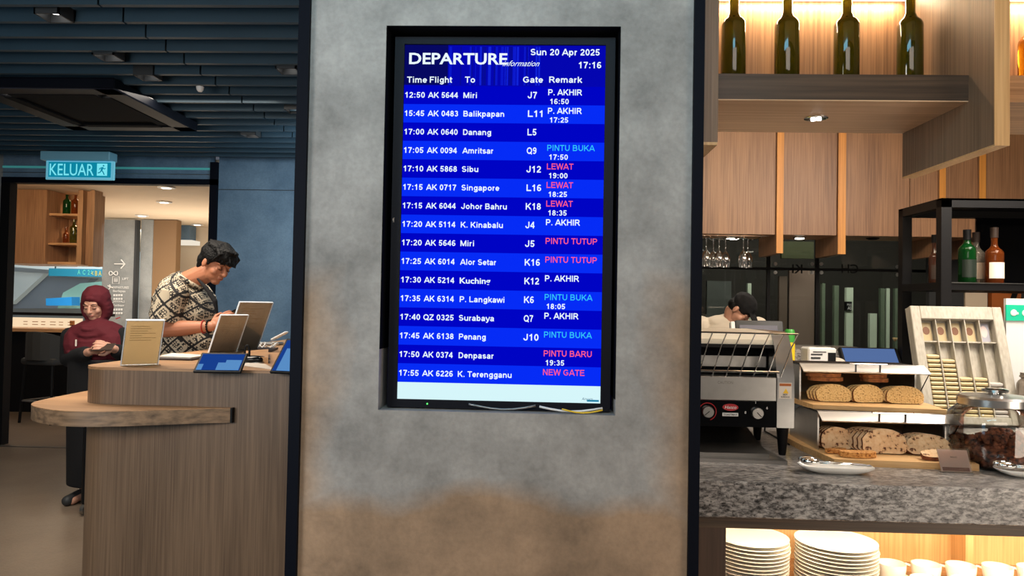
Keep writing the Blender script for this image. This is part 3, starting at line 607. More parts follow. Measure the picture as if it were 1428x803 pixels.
def tablet(lab, p, yaw, lean, wd, h, two):
    t = thing('tablet', lab, 'tablet', p); m = T(p) @ RZ(yaw) @ RX(-lean)
    obj('case', box(B(), -wd/2, wd/2, 0, .012, 0, h, .003, mtx=m), 'black', t)
    obj('screen', box(B(), -wd/2+.01, wd/2-.01, -.001, .0, .01, h-.012, mtx=m), E_('tab_blue', srgb(24, 62, 140)), t)
    for a in two: obj('screen_window', box(B(), -wd/2+.01+a[0]*(wd-.02), -wd/2+.01+a[1]*(wd-.02), -.002, -.001, .01+a[2]*(h-.022), .01+a[3]*(h-.022), mtx=m), E_('tab_light', srgb(88, 140, 196)), t)
    obj('rest', box(B(), -.04, .04, .03, .075, 0, .012, mtx=T(p) @ RZ(yaw)), 'black', t)
tablet('tablet with a dark blue screen leaning beside the tan card holder', WZ(298, 519, CZ)+Vector((0, .03, 0)), 6, 55, .20, .13, [(0, .12, 0, .35), (.45, .75, 0, .45), (.62, .98, .0, .62)])
tablet('larger tablet with a light blue screen at the counter end by the pillar', WZ(399, 521, CZ)+Vector((0, .03, 0)), -14, 42, .19, .19, [(.12, 1, 0, .72)])
def flat(name, cat, lab, quad, h, mat, z=CZ):
    pts = [tuple(WZ(x, y, z))[:2] for x, y in quad]; return tag(obj(name, prism(B(), pts, z, z+h), mat), lab, cat)
flat('folder', 'folder', 'dark brown folder with a pale top lying on the reception counter', [(214, 502), (268, 503), (300, 497), (238, 494)], .008, 'brown')
flat('paper_sheet', 'paper', 'pale paper sheets stacked on the dark folder', [(222, 498), (266, 500), (290, 496.5), (240, 493.5)], .006, 'paper', CZ+.008)
flat('paper_sheet', 'paper', 'white paper sheet between the two tablets', [(328, 509), (384, 516), (370, 508), (330, 503)], .002, 'paper')
flat('wooden_block', 'box', 'low pale wooden stand behind the black scanner', [(345, 505), (374, 507), (374, 494), (340, 497)], .03, 'oak_y')
flat('notebook', 'notebook', 'dark notebook lying behind the wooden block', [(345, 490), (378, 491), (388, 487), (352, 486)], .012, 'brown')
p = WZ(344, 506, CZ); t = thing('barcode_scanner', 'black rounded desk scanner with an upright hook on the counter', 'scanner', p)
obj('body', ell(B(), p+Vector((.02, .03, .018)), (.085, .05, .018)), 'blackgloss', t, smooth=True)
obj('hook', tube(B(), [p+Vector((-.015+.012*math.sin(a), .04, .05+.035*math.cos(a))) for a in [i*PI/5 for i in range(10)]], .006, 8, True), 'black', t, smooth=True)
obj('base', lathe(B(), [(.05, 0), (.05, .006), (.03, .012)], tuple(p+Vector((.05, .03, 0))), 20), 'steel_dark', t, smooth=40)
p = WZ(377, 481, CZ); t = thing('desk_phone', 'grey desk phone with raised handset at the far counter end', 'phone', p)
obj('base', box(B(), -.08, .08, -.05, .05, 0, .02, .006, mtx=T(p)), 'steel_dark', t)
obj('handset', box(B(), -.03, .09, -.03, .03, 0, .014, .005, mtx=T(p+Vector((.04, 0, .045))) @ RY(-28)), 'whitep', t)
for j, lab in enumerate(['white cable coiled left of the grey desk phone', 'white cable looped in front of the grey desk phone']):
    p = WZ(352+17*j, 486, CZ)
    cable([(p.x+.05*math.cos(a)+.004*a, p.y+.07*math.sin(a), CZ+.02+.02*math.sin(2*a+j)) for a in [i*PI/6 for i in range(20)]], .0045, 'whitep', lab)

# ---- concourse beyond the opening
struct('ceiling_concourse', box(B(), -12, -2, 7.2, 13.4, 2.75, 2.8), 'cream')
struct('ceiling_concourse_far', box(B(), -14, -2, 13.4, 26, 2.72, 2.78), 'cream')
sg = struct('wall_sign', box(B(), -7.16, -6.635, 12, 12.1, 0, 2.72), 'greywall', keep=True)
def sgt(s, px, py, cap, wd=None): 
    p = W(px, py, 11.99); return text(s, cap, wd, .01, mtx=T(p))
bm = B(); wy = 11.985
c0 = W(167, 368, wy)
tube(bm, [c0+Vector((-.09, 0, 0)), c0+Vector((.08, 0, 0))], .011, 6); tube(bm, [c0+Vector((.02, 0, .07)), c0+Vector((.085, 0, 0)), c0+Vector((.02, 0, -.07))], .011, 6)
c1 = W(161.5, 390.5, wy)
tube(bm, [c1+Vector(v) for v in ((-.055, 0, -.055), (.055, 0, -.055), (.055, 0, .055), (-.055, 0, .055))], .006, 6, True)
for dx in (-.022, 0, .022): tube(bm, [c1+Vector((dx, 0, -.03)), c1+Vector((dx, 0, .02))], .006, 6); ell(bm, c1+Vector((dx, 0, .032)), (.008, .004, .008), sub=1)
tube(bm, [W(158+6*math.cos(a), 381+3*math.sin(2*a), wy) for a in [i*PI/6 for i in range(12)]], .008, 6, True)
for yy in (400, 421): 
    c2 = W(153.5, yy, wy); tube(bm, [c2+Vector((-.04, 0, .02)), c2, c2+Vector((.05, 0, -.012))], .01, 6); tube(bm, [c2+Vector((-.01, 0, .04)), c2+Vector((.005, 0, -.0)), c2+Vector((-.02, 0, -.04))], .008, 6)
obj('pictogram', bm, 'whitep', sg)
bm = B()
for s, py, wd in (('LIFT', 390, 9), ('DEPARTURES', 402, 23), ('Berlepas', 407, 18), ('ARRIVALS', 421.5, 17), ('Ketibaan', 427, 16)):
    px = 170.5 if s == 'LIFT' else 157.5
    merge(bm, text(s, .036, wd*12/FPX, .012, mtx=T(W(px, py, wy))))
for py in (413, 418, 433, 438): 
    for i in range(4): p = W(158+3.4*i, py, wy); box(bm, p.x, p.x+.028, wy, wy+.004, p.z, p.z+.034)
obj('sign_lettering', bm, 'whitep', sg)
obj('edge_strip', box(B(), -6.635, -6.6, 11.99, 12.1, 0, 2.72), 'darkgrey', sg)
struct('wall_concourse_grey', box(B(), -6.6, W(211, 400, 12.12).x, 12.12, 12.3, 0, 2.74), 'greywall')
struct('wall_concourse_wood', box(B(), W(211, 400, 12.12).x, W(243, 400, 12.12).x, 12.14, 12.3, 0, 2.74), 'brownp')
struct('wall_concourse_cream', box(B(), -6.7, -3.4, 13.4, 13.5, 0, 2.72), 'cream')
tag(obj('ceiling_lightbox', box(B(), W(229, 400, 13.0).x, W(262, 400, 13.0).x, 13.0, 13.25, 2.485, 2.745), 'bluewall'), 'grey boxed ceiling bulkhead with a glowing lower rim beyond the opening', 'bulkhead')
tag(obj('rim_light', box(B(), W(228, 400, 12.97).x, W(266, 400, 12.97).x, 12.97, 13.28, 2.41, 2.484), E_('rimglow', (1, .9, .74, 1), .85)), 'glowing pale rim hanging under the grey bulkhead beyond the opening', 'light')
for (px, py), lab in (((232, 261), 'round corridor downlight nearest the opening header'), ((229, 281.5), 'round corridor downlight second from the opening'), ((198, 300.5), 'round corridor downlight above the grey sign pillar'), ((275, 313), 'little corridor spotlight hanging above the man')):
    p = WZ(px, py, 2.745)
    d = thing('corridor_downlight', lab, 'light', p, 'downlights of the corridor beyond')
    obj('rim', lathe(B(), [(.08, -.012), (.1, -.01), (.1, 0)], tuple(p), 20), 'whitep', d, smooth=40)
    obj('lamp', lathe(B(), [(.055, -.015), (.055, -.0125)], tuple(p), 16), E_('lampglow2', (1, .93, .82, 1), 4), d)
# bottle cabinet hung beyond
bc = thing('bottle_cabinet', 'hanging oak cabinet with lit bottle niche seen through the doorway', 'cabinet', (-5.95, 9.2, 1.84))
cz0 = 1.835; cz1 = 2.745
obj('left_panel', box(B(), -6.7, -6.52, 8.9, 9.6, cz0, cz1), 'door_oak', bc)
obj('left_block', box(B(), -6.52, -6.06, 8.95, 9.6, cz0, cz1), 'door_oak', bc)
obj('back_panel', box(B(), -6.06, -5.66, 9.4, 9.5, cz0, cz1), 'oak_v', bc)
obj('base_panel', box(B(), -6.06, -5.7, 9.0, 9.4, cz0, cz0+.03), 'oak_x', bc)
for zz in (2.10, 2.46): obj('shelf', box(B(), -6.06, -5.7, 9.0, 9.4, zz-.025, zz), 'oak_x', bc)
obj('side_panel', box(B(), W(105, 400, 8.97).x, W(112, 400, 8.97).x, 8.97, 9.1, cz0, cz1), 'oak_v', bc)
obj('side_recess', box(B(), W(112, 400, 9.05).x, W(124, 400, 9.05).x, 9.05, 9.1, cz0, cz1), 'door_oak', bc)
obj('right_panel', box(B(), W(122, 400, 8.95).x, W(128, 400, 8.95).x, 8.95, 9.12, cz0-.02, cz1), 'oak_v', bc)
for zz in (2.74, 2.42): spot('niche_glow', (-5.86, 9.3, zz-.02), 5, WARM, 140, 1)
def bottle(name, lab, p, r, hb, h, mat, cat='bottle', group=None, cap=None, labelmat=None, neck=.0145, seg=24, capcol='black'):
    t = thing(name, lab, cat, p, group)
    prof = [(r*.9, 0), (r, .006), (r, hb), (r*.975, hb+r*.2), (r*.86, hb+r*.45), (r*.62, hb+r*.66), (neck*1.35, hb+r*.84), (neck*1.05, hb+r*1.1), (neck, h-.02), (neck*1.2, h-.018), (neck*1.2, h)]
    obj('glass_body', lathe(B(), prof, tuple(p), seg), mat, t, smooth=50)
    if cap: obj('cap', lathe(B(), [(neck*1.25, h-cap), (neck*1.3, h+.002)], tuple(p), 14), capcol, t, smooth=40)
    if labelmat: 
        bm = B(); n = 12; a0, a1 = math.radians(-150), math.radians(-30)
        lo = [bm.verts.new((p[0]+(r+.0008)*math.cos(a0+(a1-a0)*i/n), p[1]+(r+.0008)*math.sin(a0+(a1-a0)*i/n), p[2]+hb*.18)) for i in range(n+1)]
        hi = [bm.verts.new((v.co.x, v.co.y, p[2]+hb*.72)) for v in lo]
        for i in range(n): bm.faces.new((lo[i], lo[i+1], hi[i+1], hi[i]))
        obj('label', bm, labelmat, t)
    return t
bottle('wine_bottle', 'dark wine bottle on the lower shelf of the cabinet beyond the doorway', (-5.87, 9.2, 2.10), .045, .2, .31, 'green_glass')
bottle('wine_bottle', 'green bottle on the top shelf of the cabinet beyond the doorway', (-5.97, 9.2, 2.46), .045, .17, .26, 'dgreen')
bottle('wine_bottle', 'amber bottle right of the green one in the cabinet beyond the doorway', (-5.86, 9.2, 2.46), .045, .17, .26, 'amberg')
bottle('wine_bottle', 'small amber bottle at the left of the lower cabinet shelf', (-6.0, 9.25, 2.10), .035, .12, .22, 'amberg')
# outer bar
ob = thing('outer_bar', 'black fronted bar with lit menu strip beyond the doorway', 'counter', (-6.2, 9.2, 0))
obj('front', box(B(), -7.6, -5.35, 9.15, 9.6, 0, 1.0), 'black', ob)
obj('top', box(B(), -7.6, -5.3, 9.0, 9.65, 1.0, 1.045, .004), 'oak_x', ob)
mn = thing('menu_strip', 'glowing cream menu strip along the bar beyond the doorway', 'sign', (-6.2, 9.3, 1.05))
obj('light_panel', box(B(), -7.0, -5.78, 9.28, 9.3, 1.05, 1.17), E_('menu_glow', srgb(255, 224, 184), .95), mn)
bm = B()
for i in range(6):
    for j in range(2): box(bm, -6.53+.115*i, -6.53+.115*i+.05+.02*(i % 2), 9.272, 9.28, 1.08+.035*j, 1.088+.035*j)
box(bm, -5.93, -5.87, 9.272, 9.28, 1.075, 1.14)
obj('print', bm, plain('menu_ink', srgb(180, 120, 70), .7), mn)
tag(obj('bar_rail', box(B(), -7.0, -5.4, 9.3, 9.36, 1.20, 1.235), 'black'), 'thin black rail above the glowing menu strip', 'rail')
for x, y in ((-5.6, 9.1),):
    pass
def stool(x, y, rz, lab):
    t = thing('bar_chair', lab, 'chair', (x, y, 0), None); m = T((x, y, 0)) @ RZ(rz)
    obj('seat', box(B(), -.24, .24, -.22, .22, .66, .74, .03, mtx=m, seg=2), 'stoolf', t, smooth=40)
    bm = B(); n = 10
    pts = [(.25*math.cos(a), .24*math.sin(a)) for a in [math.radians(-10+200*i/n) for i in range(n+1)]]
    for i in range(n):
        a, b = pts[i], pts[i+1]; h0 = .92+.12*math.sin(PI*i/n); h1 = .92+.12*math.sin(PI*(i+1)/n)
        vs = [bm.verts.new(m @ Vector(v)) for v in ((a[0], a[1], .72), (b[0], b[1], .72), (b[0], b[1], h1), (a[0], a[1], h0), (a[0]*1.12, a[1]*1.12, .72), (b[0]*1.12, b[1]*1.12, .72), (b[0]*1.12, b[1]*1.12, h1), (a[0]*1.12, a[1]*1.12, h0))]
        for f in ((0, 1, 2, 3), (7, 6, 5, 4), (3, 2, 6, 7), (0, 4, 5, 1)): bm.faces.new([vs[k] for k in f])
    obj('backrest', bm, 'stoolf', t, smooth=40)
    for sx_, sy_ in ((-.2, -.18), (.2, -.18), (-.2, .18), (.2, .18)): obj('leg', tube(B(), [m @ Vector((sx_, sy_, .67)), m @ Vector((sx_*1.15, sy_*1.15, 0))], .015, 8), 'black', t)
    obj('footrest', tube(B(), [m @ Vector(v) for v in ((-.22, -.2, .25), (.22, -.2, .25), (.22, .2, .25), (-.22, .2, .25))], .01, 6, True), 'steel_dark', t)
stool(-5.62, 8.5, 165, 'dark high chair drawn up to the outer bar, left of the woman in maroon')
# far terminal scene
fs = 18
struct('wall_terminal_far', box(B(), -17, -8.6, 20, 20.1, 0, 3), plain('pale_far', srgb(196, 206, 210), .8))
def quadp(name, pts, Y, d, mat, lab, cat):
    bm = B(); a = [bm.verts.new(W(x, y, Y)) for x, y in pts]; b = [bm.verts.new(v.co+Vector((0, d, 0))) for v in a]; n = len(a)
    bm.faces.new(a[::-1]); bm.faces.new(b)
    for i in range(n): bm.faces.new((a[i], a[(i+1) % n], b[(i+1) % n], b[i]))
    return obj(name, bm, mat, bpy.data.objects['wall_terminal_far'], label=lab)
quadp('hall_bulkhead', [(15, 372), (147, 382), (147, 366), (15, 366)], 17, .3, plain('pale_bulk', srgb(214, 224, 226), .7), 'white bulkhead edge above the far terminal hall', 'bulkhead')
quadp('hall_partition', [(60, 383), (128, 388), (100, 410), (90, 430), (15, 430), (15, 425)], 18.5, .3, plain('partition', srgb(128, 136, 146), .6, noise=.15, nscale=1), 'slanted grey partition in the far terminal hall', 'partition')
quadp('hall_banner', [(15, 378), (62, 381), (15, 424)], 18, .2, plain('banner', srgb(206, 216, 218), .6), 'white hall banner with a teal emblem, far left', 'banner')

quadp('hall_ramp', [(88, 408), (112, 395), (147, 392), (147, 430), (80, 430)], 17.5, .3, plain('ramp', srgb(150, 196, 186), .4, noise=.2, nscale=2), 'pale green glass balustrade sloping in the far hall', 'balustrade')
quadp('hall_desk', [(64, 416), (100, 414), (100, 426), (64, 426)], 16.5, .3, plain('bluedesk', srgb(40, 130, 190), .4), 'blue desk front low in the far terminal hall', 'desk')
sb = thing('hanging_sign', 'dark teal overhead sign board with yellow marks in the far hall', 'sign', W(105, 380, 15.8))
p0, p1 = W(68, 374, 15.8), W(147, 386, 15.8)
obj('sign_board', box(B(), p0.x, p1.x, 15.8, 15.95, p1.z, p0.z), plain('signboard', srgb(24, 92, 110), .4, emit=.3), sb)
for xx in (p0.x+.1, p1.x-.1): obj('hanger', box(B(), xx-.01, xx+.01, 15.86, 15.88, p0.z-.01, 2.72), 'darkgrey', sb)
bm = text('A  C  2 >', .10, .34, .02, mtx=T(W(108, 382.5, 15.79)))
obj('sign_lettering', bm, E_('sgreen', srgb(120, 224, 200)), sb)
obj('sign_lettering', text('< B A 5', .10, .30, .02, mtx=T(W(127, 384, 15.79))), E_('syellow', srgb(236, 214, 110)), sb, label='yellow lettering')

# ================================================================== PEOPLE
def head(bm, c, f, u, s=1.0):
    """head of 23.5 cm: c = centre, f = facing, u = crown direction"""
    f = Vector(f).normalized(); u = Vector(u); u = (u-f*u.dot(f)).normalized(); r = f.cross(u)
    A = Matrix((r, f, u)).transposed(); c = Vector(c); P = lambda x, y, z: c+A @ Vector((x, y, z))*s
    e = lambda x, y, z, a, b, d: ell(bm, P(x, y, z), (a*s, b*s, d*s), A)
    e(0, -.015, .03, .076, .094, .086); e(0, .022, -.04, .06, .064, .07); e(0, .052, -.09, .03, .028, .022); e(0, .02, -.075, .05, .05, .03)
    cone(bm, P(0, .082, .008), .008*s, P(0, .102, -.03), .0125*s)
    for q in (-1, 1):
        e(q*.011, .094, -.034, .008, .01, .007); e(q*.03, .073, .02, .022, .012, .008); e(q*.038, .052, -.032, .023, .024, .024)
        e(q*.031, .07, -.002, .015, .014, .011); e(q*.078, -.008, -.008, .009, .018, .03)
    e(0, .083, -.056, .023, .009, .0055); e(0, .081, -.067, .02, .009, .006)
    return P, A
def face_bits(t, P, s, skinlip, hairm='hair'):
    for q in (-1, 1):
        obj('eyebrow', tube(B(), [P(q*.014, .088, .024), P(q*.03, .087, .03), P(q*.046, .074, .025)], [.0025*s, .0034*s, .002*s], 6), hairm, t)
        obj('eyelashes', tube(B(), [P(q*.017, .083, -.006), P(q*.031, .0865, -.009), P(q*.045, .078, -.005)], .0018*s, 6), hairm, t)
    obj('lips', tube(B(), [P(-.022, .082, -.062), P(0, .0925, -.0605), P(.022, .082, -.062)], [.002*s, .0048*s, .002*s], 8), skinlip, t, smooth=True)
def hand(bm, wrist, d, n, side, curl=35, s=1.0, spread=4):
    """wrist point, d = direction towards the fingers, n = back-of-hand normal, side = +1/-1 where the thumb is"""
    d = Vector(d).normalized(); n = Vector(n); n = (n-d*n.dot(d)).normalized(); r = d.cross(n)*side; w_ = Vector(wrist)
    A = Matrix((r, d, n)).transposed()
    ell(bm, w_+d*.045*s, (.038*s, .05*s, .014*s), A); ell(bm, w_+d*.06*s, (.037*s, .032*s, .0125*s), A); ell(bm, w_+d*.03*s+r*.02*s, (.02*s, .03*s, .014*s), A)
    for i, (o, L) in enumerate(((.029, .074), (.010, .082), (-.010, .077), (-.028, .062))):
        p = w_+d*.082*s+r*o*s; a = 0; dd = d
        fan = math.radians((1.5-i)*spread)
        for k, (fr, rr) in enumerate(((.45, .0088), (.32, .0082), (.23, .0075))):
            a += math.radians(curl*(.8 if k == 0 else 1)); dd = (d*math.cos(fan)+r*math.sin(fan))*math.cos(a)-n*math.sin(a)
            q = p+dd*L*fr*s; cone(bm, p, rr*s, q, rr*s*.93); p = q
    p = w_+d*.025*s+r*.03*s; q = p+(r*.7+d*.6-n*.4).normalized()*.042*s; cone(bm, p, .013*s, q, .0105*s); cone(bm, q, .0105*s, q+(d*.85+r*.1-n*.45).normalized()*.032*s, .009*s)

# ---- man in batik shirt
def build_man():
    Y = 4.72; w_ = lambda px, py, y=Y: W(px, py, y)
    hc = w_(301, 368, 4.68)
    t = thing('person', 'man in black and cream patterned shirt leaning over the counter, looking down', 'person', (-2.33, Y, 0))
    bm = B()
    f = Vector((.80, -.36, -.40)); u = Vector((.42, -.05, .9))
    P, A = head(bm, hc, f, u, 1.06)
    nb = w_(262, 392); cone(bm, nb, .066, P(0, -.03, -.06), .058); cone(bm, nb, .066, P(0, .01, -.05), .05)
    sh = Vector((-2.33, Y, 1.44)); hip = Vector((-2.3, Y, .98))
    A3 = Matrix.Rotation(math.radians(-12), 3, 'Z')
    ell(bm, (-2.27, Y, 1.34), (.155, .205, .2), A3); ell(bm, (-2.25, Y, 1.15), (.17, .18, .18), A3); ell(bm, hip, (.15, .175, .16), A3)
    # visible right arm
    s1 = w_(238, 412, 4.52); el = w_(228, 459, 4.50); wr = w_(296, 455, 4.50)
    limb(bm, [(s1, .068), (el.lerp(s1, .5), .055), (el, .05)]); limb(bm, [(el, .05), (el.lerp(wr, .35), .049), (wr, .029)])
    hand(bm, wr, (w_(318, 439, 4.52)-wr), (.2, -.75, .6), -1, 26)
    s2 = Vector((-2.25, 4.92, 1.43)); e2 = Vector((-2.24, 4.98, 1.17)); w2 = w_(304, 448, 4.82)
    limb(bm, [(s2, .066), (e2, .048), (w2, .029)]); hand(bm, w2, Vector((.8, -.35, .25)), (0, -.2, 1), 1, 24)
    for sy in (-.1, .1):
        limb(bm, [(hip+Vector((0, sy, -.04)), .1), (Vector((-2.3, Y+sy, .52)), .065), (Vector((-2.36, Y+sy, .09)), .042)]); limb(bm, [((-2.38, Y+sy, .045), .038), ((-2.2, Y+sy-.02, .035), .034)])
    body = obj('body', remesh(bm, .0048, 3), 'skin', t, smooth=True)
    face_bits(t, P, 1.06, plain('lip_brown', srgb(140, 78, 62), .5))
    # shirt
    bm = B()
    ell(bm, (-2.275, Y, 1.335), (.185, .235, .20), A3); ell(bm, (-2.255, Y, 1.16), (.20, .215, .2), A3); ell(bm, (-2.26, Y, 1.06), (.19, .205, .10), A3); ell(bm, (-2.31, Y, 1.43), (.13, .2, .10), A3)
    cone(bm, w_(250, 397), .085, w_(240, 405, 4.6), .09)
    tube(bm, [s1+Vector((.02, .06, .04)), s1, el.lerp(s1, .42), el.lerp(s1, .22)], [.08, .094, .09, .092], 20)
    tube(bm, [s2+Vector((.0, -.06, .04)), s2, e2.lerp(s2, .3)], [.08, .09, .085], 20)
    me = remesh(bm, .006, 3)
    obj('shirt', me, 'batik', t, smooth=True)
    # collar and dark placket
    bm = B(); cc = w_(266, 389)
    tube(bm, [cc+Vector((.075*math.cos(a), .075*math.sin(a), -.02+.045*-math.cos(a)+.01)) for a in [i*2*PI/18 for i in range(18)]], .016, 8, True)
    obj('collar', bm, 'batik', t, smooth=True)
    bm = B(); pts = [w_(275, 388, 4.63), w_(288, 402, 4.60), w_(300, 420, 4.585), w_(303, 440, 4.59)]
    tube(bm, pts, [.008, .014, .016, .008], 10); obj('placket', remesh(bm, .006, 2), 'abaya', t, smooth=True, label='dark open shirt front')
    bm = B(); limb(bm, [(hip+Vector((0, 0, .02)), .17)]+[(hip, .17)])
    for sy in (-.1, .1): limb(bm, [(hip+Vector((0, sy, -.04)), .115), (Vector((-2.3, Y+sy, .52)), .085), (Vector((-2.36, Y+sy, .1)), .065)])
    obj('trousers', remesh(bm, .01, 2), 'abaya', t, smooth=True)
    bm = B()
    for sy in (-.1, .1): limb(bm, [((-2.4, Y+sy, .05), .048), ((-2.18, Y+sy-.02, .045), .045)])
    obj('shoe', remesh(bm, .008, 2), 'black', t, smooth=True)
    # hair
    bm = B(); s = 1.06; e = lambda x, y, z, a, b, d: ell(bm, P(x, y, z), (a*s, b*s, d*s), A)
    e(0, -.028, .05, .088, .098, .088); e(0, -.068, -.0, .076, .05, .07); e(0, .04, .085, .078, .062, .045); e(.0, .075, .068, .066, .036, .034); e(-.02, .09, .048, .04, .022, .022)
    e(0, -.07, -.045, .062, .035, .04)
    for q in (-1, 1): e(q*.066, -.0, .045, .024, .05, .045); e(q*.07, .012, .012, .009, .012, .028)
    rh = random.Random(5)
    for i in range(46):
        a = rh.random()*2*PI; x = .07*math.cos(a); y = .085*math.sin(a)+.0; e(x*.95, y*.95, .07+rh.random()*.04, .02, .026, .012)
    for i in range(70):
        x = rh.uniform(-.075, .075); q = rh.uniform(-.012, .012); y1 = .118-.5*abs(x)**1.3*4+rh.uniform(-.012, .012)
        tube(bm, [P(x*.7, -.07, .115+q*.5), P(x*.95, .01, .138-abs(x)*.35+q*.4), P(x*1.1, .075, .105-abs(x)*.4+q*.4), P(x*1.1+q, y1, .045+q-abs(x)*.25)], [.006*s, .0085*s, .008*s, .004*s], 6)
    obj('hair', remesh(bm, .0042, 2), 'hair', t, smooth=True)
    # wrist things
    dr = (wr-el).normalized()
    for name, off, r, m, lab in (('bracelet', -.022, .0365, 'black', 'black beaded bracelet'), ('red_cord', -.052, .039, 'red_led', 'red wrist cord')):
        c = wr+dr*off; a = dr.orthogonal().normalized(); b = dr.cross(a); bm = B()
        if name == 'bracelet':
            for i in range(16): ell(bm, c+(a*math.cos(i*PI/8)+b*math.sin(i*PI/8))*r, (.0075,)*3, sub=1)
        else: tube(bm, [c+(a*math.cos(i*PI/8)+b*math.sin(i*PI/8))*r for i in range(16)], .0035, 6, True)
        obj(name, bm, m, t, smooth=True, label=lab)
    p = w_(322, 438, 4.62)
    tag(obj('phone', box(B(), -.075, .075, -.037, .037, -.004, .004, .003, mtx=T(p) @ RZ(-20) @ RY(-24)), 'black'), 'dark phone held in the hands of the man at the counter', 'phone')
build_man()

# ---- woman in maroon headscarf
def build_woman():
    Y = 5.2; w_ = lambda px, py, y=Y: W(px, py, y)
    t = thing('person', 'woman in maroon headscarf and black dress standing, looking down at a phone', 'person', (-3.12, Y, 0))
    bm = B(); hc = w_(132, 424.5, Y-.02); f = Vector((.10, -1, -.34)); u = Vector((0, 0, 1))
    P, A = head(bm, hc, f, u, .92)
    ch = Vector((-3.12, Y+.02, 0)); cone(bm, P(0, -.03, -.05), .05, ch+Vector((0, 0, 1.24)), .055)
    ell(bm, ch+Vector((0, 0, 1.1)), (.17, .11, .17)); ell(bm, ch+Vector((0, 0, .9)), (.15, .11, .16)); ell(bm, ch+Vector((0, 0, .75)), (.165, .115, .12))
    wl = w_(127, 490, Y-.24); wr = w_(158, 486, Y-.24)
    sl, sr = w_(98, 468), w_(171, 468); el, er = w_(96, 500, Y-.02), w_(181, 500, Y-.02)
    limb(bm, [(sl, .055), (el, .045), (wl, .026)]); limb(bm, [(sr, .055), (er, .045), (wr, .026)])
    hand(bm, wl, w_(143, 485, Y-.30)-wl, (-.1, -.5, -.8), 1, 30, .92); hand(bm, wr, w_(145, 482, Y-.30)-wr, (.2, -.7, .3), -1, 34, .92)
    for s_ in (-.08, .08): limb(bm, [(ch+Vector((s_, 0, .72)), .085), (ch+Vector((s_, 0, .42)), .055), (ch+Vector((s_, .02, .08)), .036)]); limb(bm, [(ch+Vector((s_, .02, .045)), .034), (ch+Vector((s_, -.13, .03)), .028)])
    obj('body', remesh(bm, .0048, 3), 'skin_l', t, smooth=True)
    face_bits(t, P, .92, plain('lip_rose', srgb(170, 96, 90), .5))
    bm = B()                                                            # dress
    ell(bm, ch+Vector((0, 0, 1.08)), (.205, .14, .2)); ell(bm, ch+Vector((0, 0, .85)), (.19, .14, .2))
    tube(bm, [ch+Vector((0, 0, 1.0)), ch+Vector((-.005, 0, .6)), ch+Vector((-.03, 0, .12))], [.19, .185, .15], 24)
    for a, b, c in ((sl, el, wl), (sr, er, wr)): limb(bm, [(a, .062), (b, .06), (b.lerp(c, .75), .05)])
    obj('dress', remesh(bm, .008, 4), 'abaya', t, smooth=True)
    bm = B(); s = .92; e = lambda x, y, z, a, b, d: ell(bm, P(x, y, z), (a*s, b*s, d*s), A)   # headscarf
    e(0, -.035, .045, .104, .11, .1); e(0, -.05, -.04, .112, .088, .13)
    n = 22
    ring = [P(.078*math.cos(a), .058-.05*abs(math.cos(a))+.006*math.sin(a), -.034+.1*math.sin(a)) for a in [2*PI*i/n for i in range(n)]]
    tube(bm, ring, .021*s, 10, True)
    for i in range(n):
        a = 2*PI*i/n; ell(bm, P(.082*math.cos(a), .02-.03*abs(math.cos(a)), -.03+.1*math.sin(a)), (.03*s, .04*s, .03*s))
    cone(bm, P(0, .0, -.15), .075, ch+Vector((0, -.05, 1.16)), .11)
    ell(bm, ch+Vector((0, -.02, 1.18)), (.20, .135, .10)); ell(bm, ch+Vector((0, -.06, 1.07)), (.17, .115, .13)); ell(bm, ch+Vector((-.12, -.04, 1.1)), (.10, .11, .15)); ell(bm, ch+Vector((.12, -.04, 1.1)), (.10, .11, .13))
    for j in range(5):
        zz = 1.235-.042*j; ww = .07+.026*j
        tube(bm, [ch+Vector((ww*math.sin(a), -.07-.075*math.cos(a)-.004*j, zz-.03*math.cos(a))) for a in [math.radians(-85+17*i) for i in range(11)]], .012, 8)
    sc = obj('headscarf', remesh(bm, .0055, 2), 'maroon', t, smooth=True)
    bm = B(); box(bm, -.004, .004, -.003, .003, -.022, .022, mtx=T(w_(106, 478, Y-.165))); obj('scarf_pin', bm, 'paper', t)
    bm = B(); box(bm, -.016, .016, -.003, .003, -.003, .003, mtx=T(w_(164.5, 443.5, Y-.13)) @ RY(-20)); obj('scarf_clip', bm, 'red', t)
    for s_ in (-.09, .07): bm = B(); limb(bm, [(ch+Vector((s_, .02, .045)), .042), (ch+Vector((s_-.01, -.15, .035)), .036)]); obj('shoe', remesh(bm, .006, 2), 'black' if s_ > 0 else 'darkgrey', t, smooth=True)
    p = w_(144, 484, Y-.31)
    tag(obj('phone', box(B(), -.072, .072, -.036, .036, -.004, .004, .003, mtx=T(p) @ RX(35) @ RY(-4)), 'brown'), 'dark cased phone held sideways in the hands of the woman in maroon', 'phone')
build_woman()
t = thing('suitcase', 'dark wheeled suitcase standing behind the counter by the woman', 'suitcase', (-2.93, 4.95, 0))
obj('shell', box(B(), -3.0, -2.72, 4.85, 5.05, .06, .6, .02), 'black', t)
for x in (-2.97, -2.76): obj('wheel', lathe(B(), [(.035, -.012), (.035, .012)], seg=16, mtx=T((x, 4.86, .04)) @ RY(90)), 'steel_dark', t)

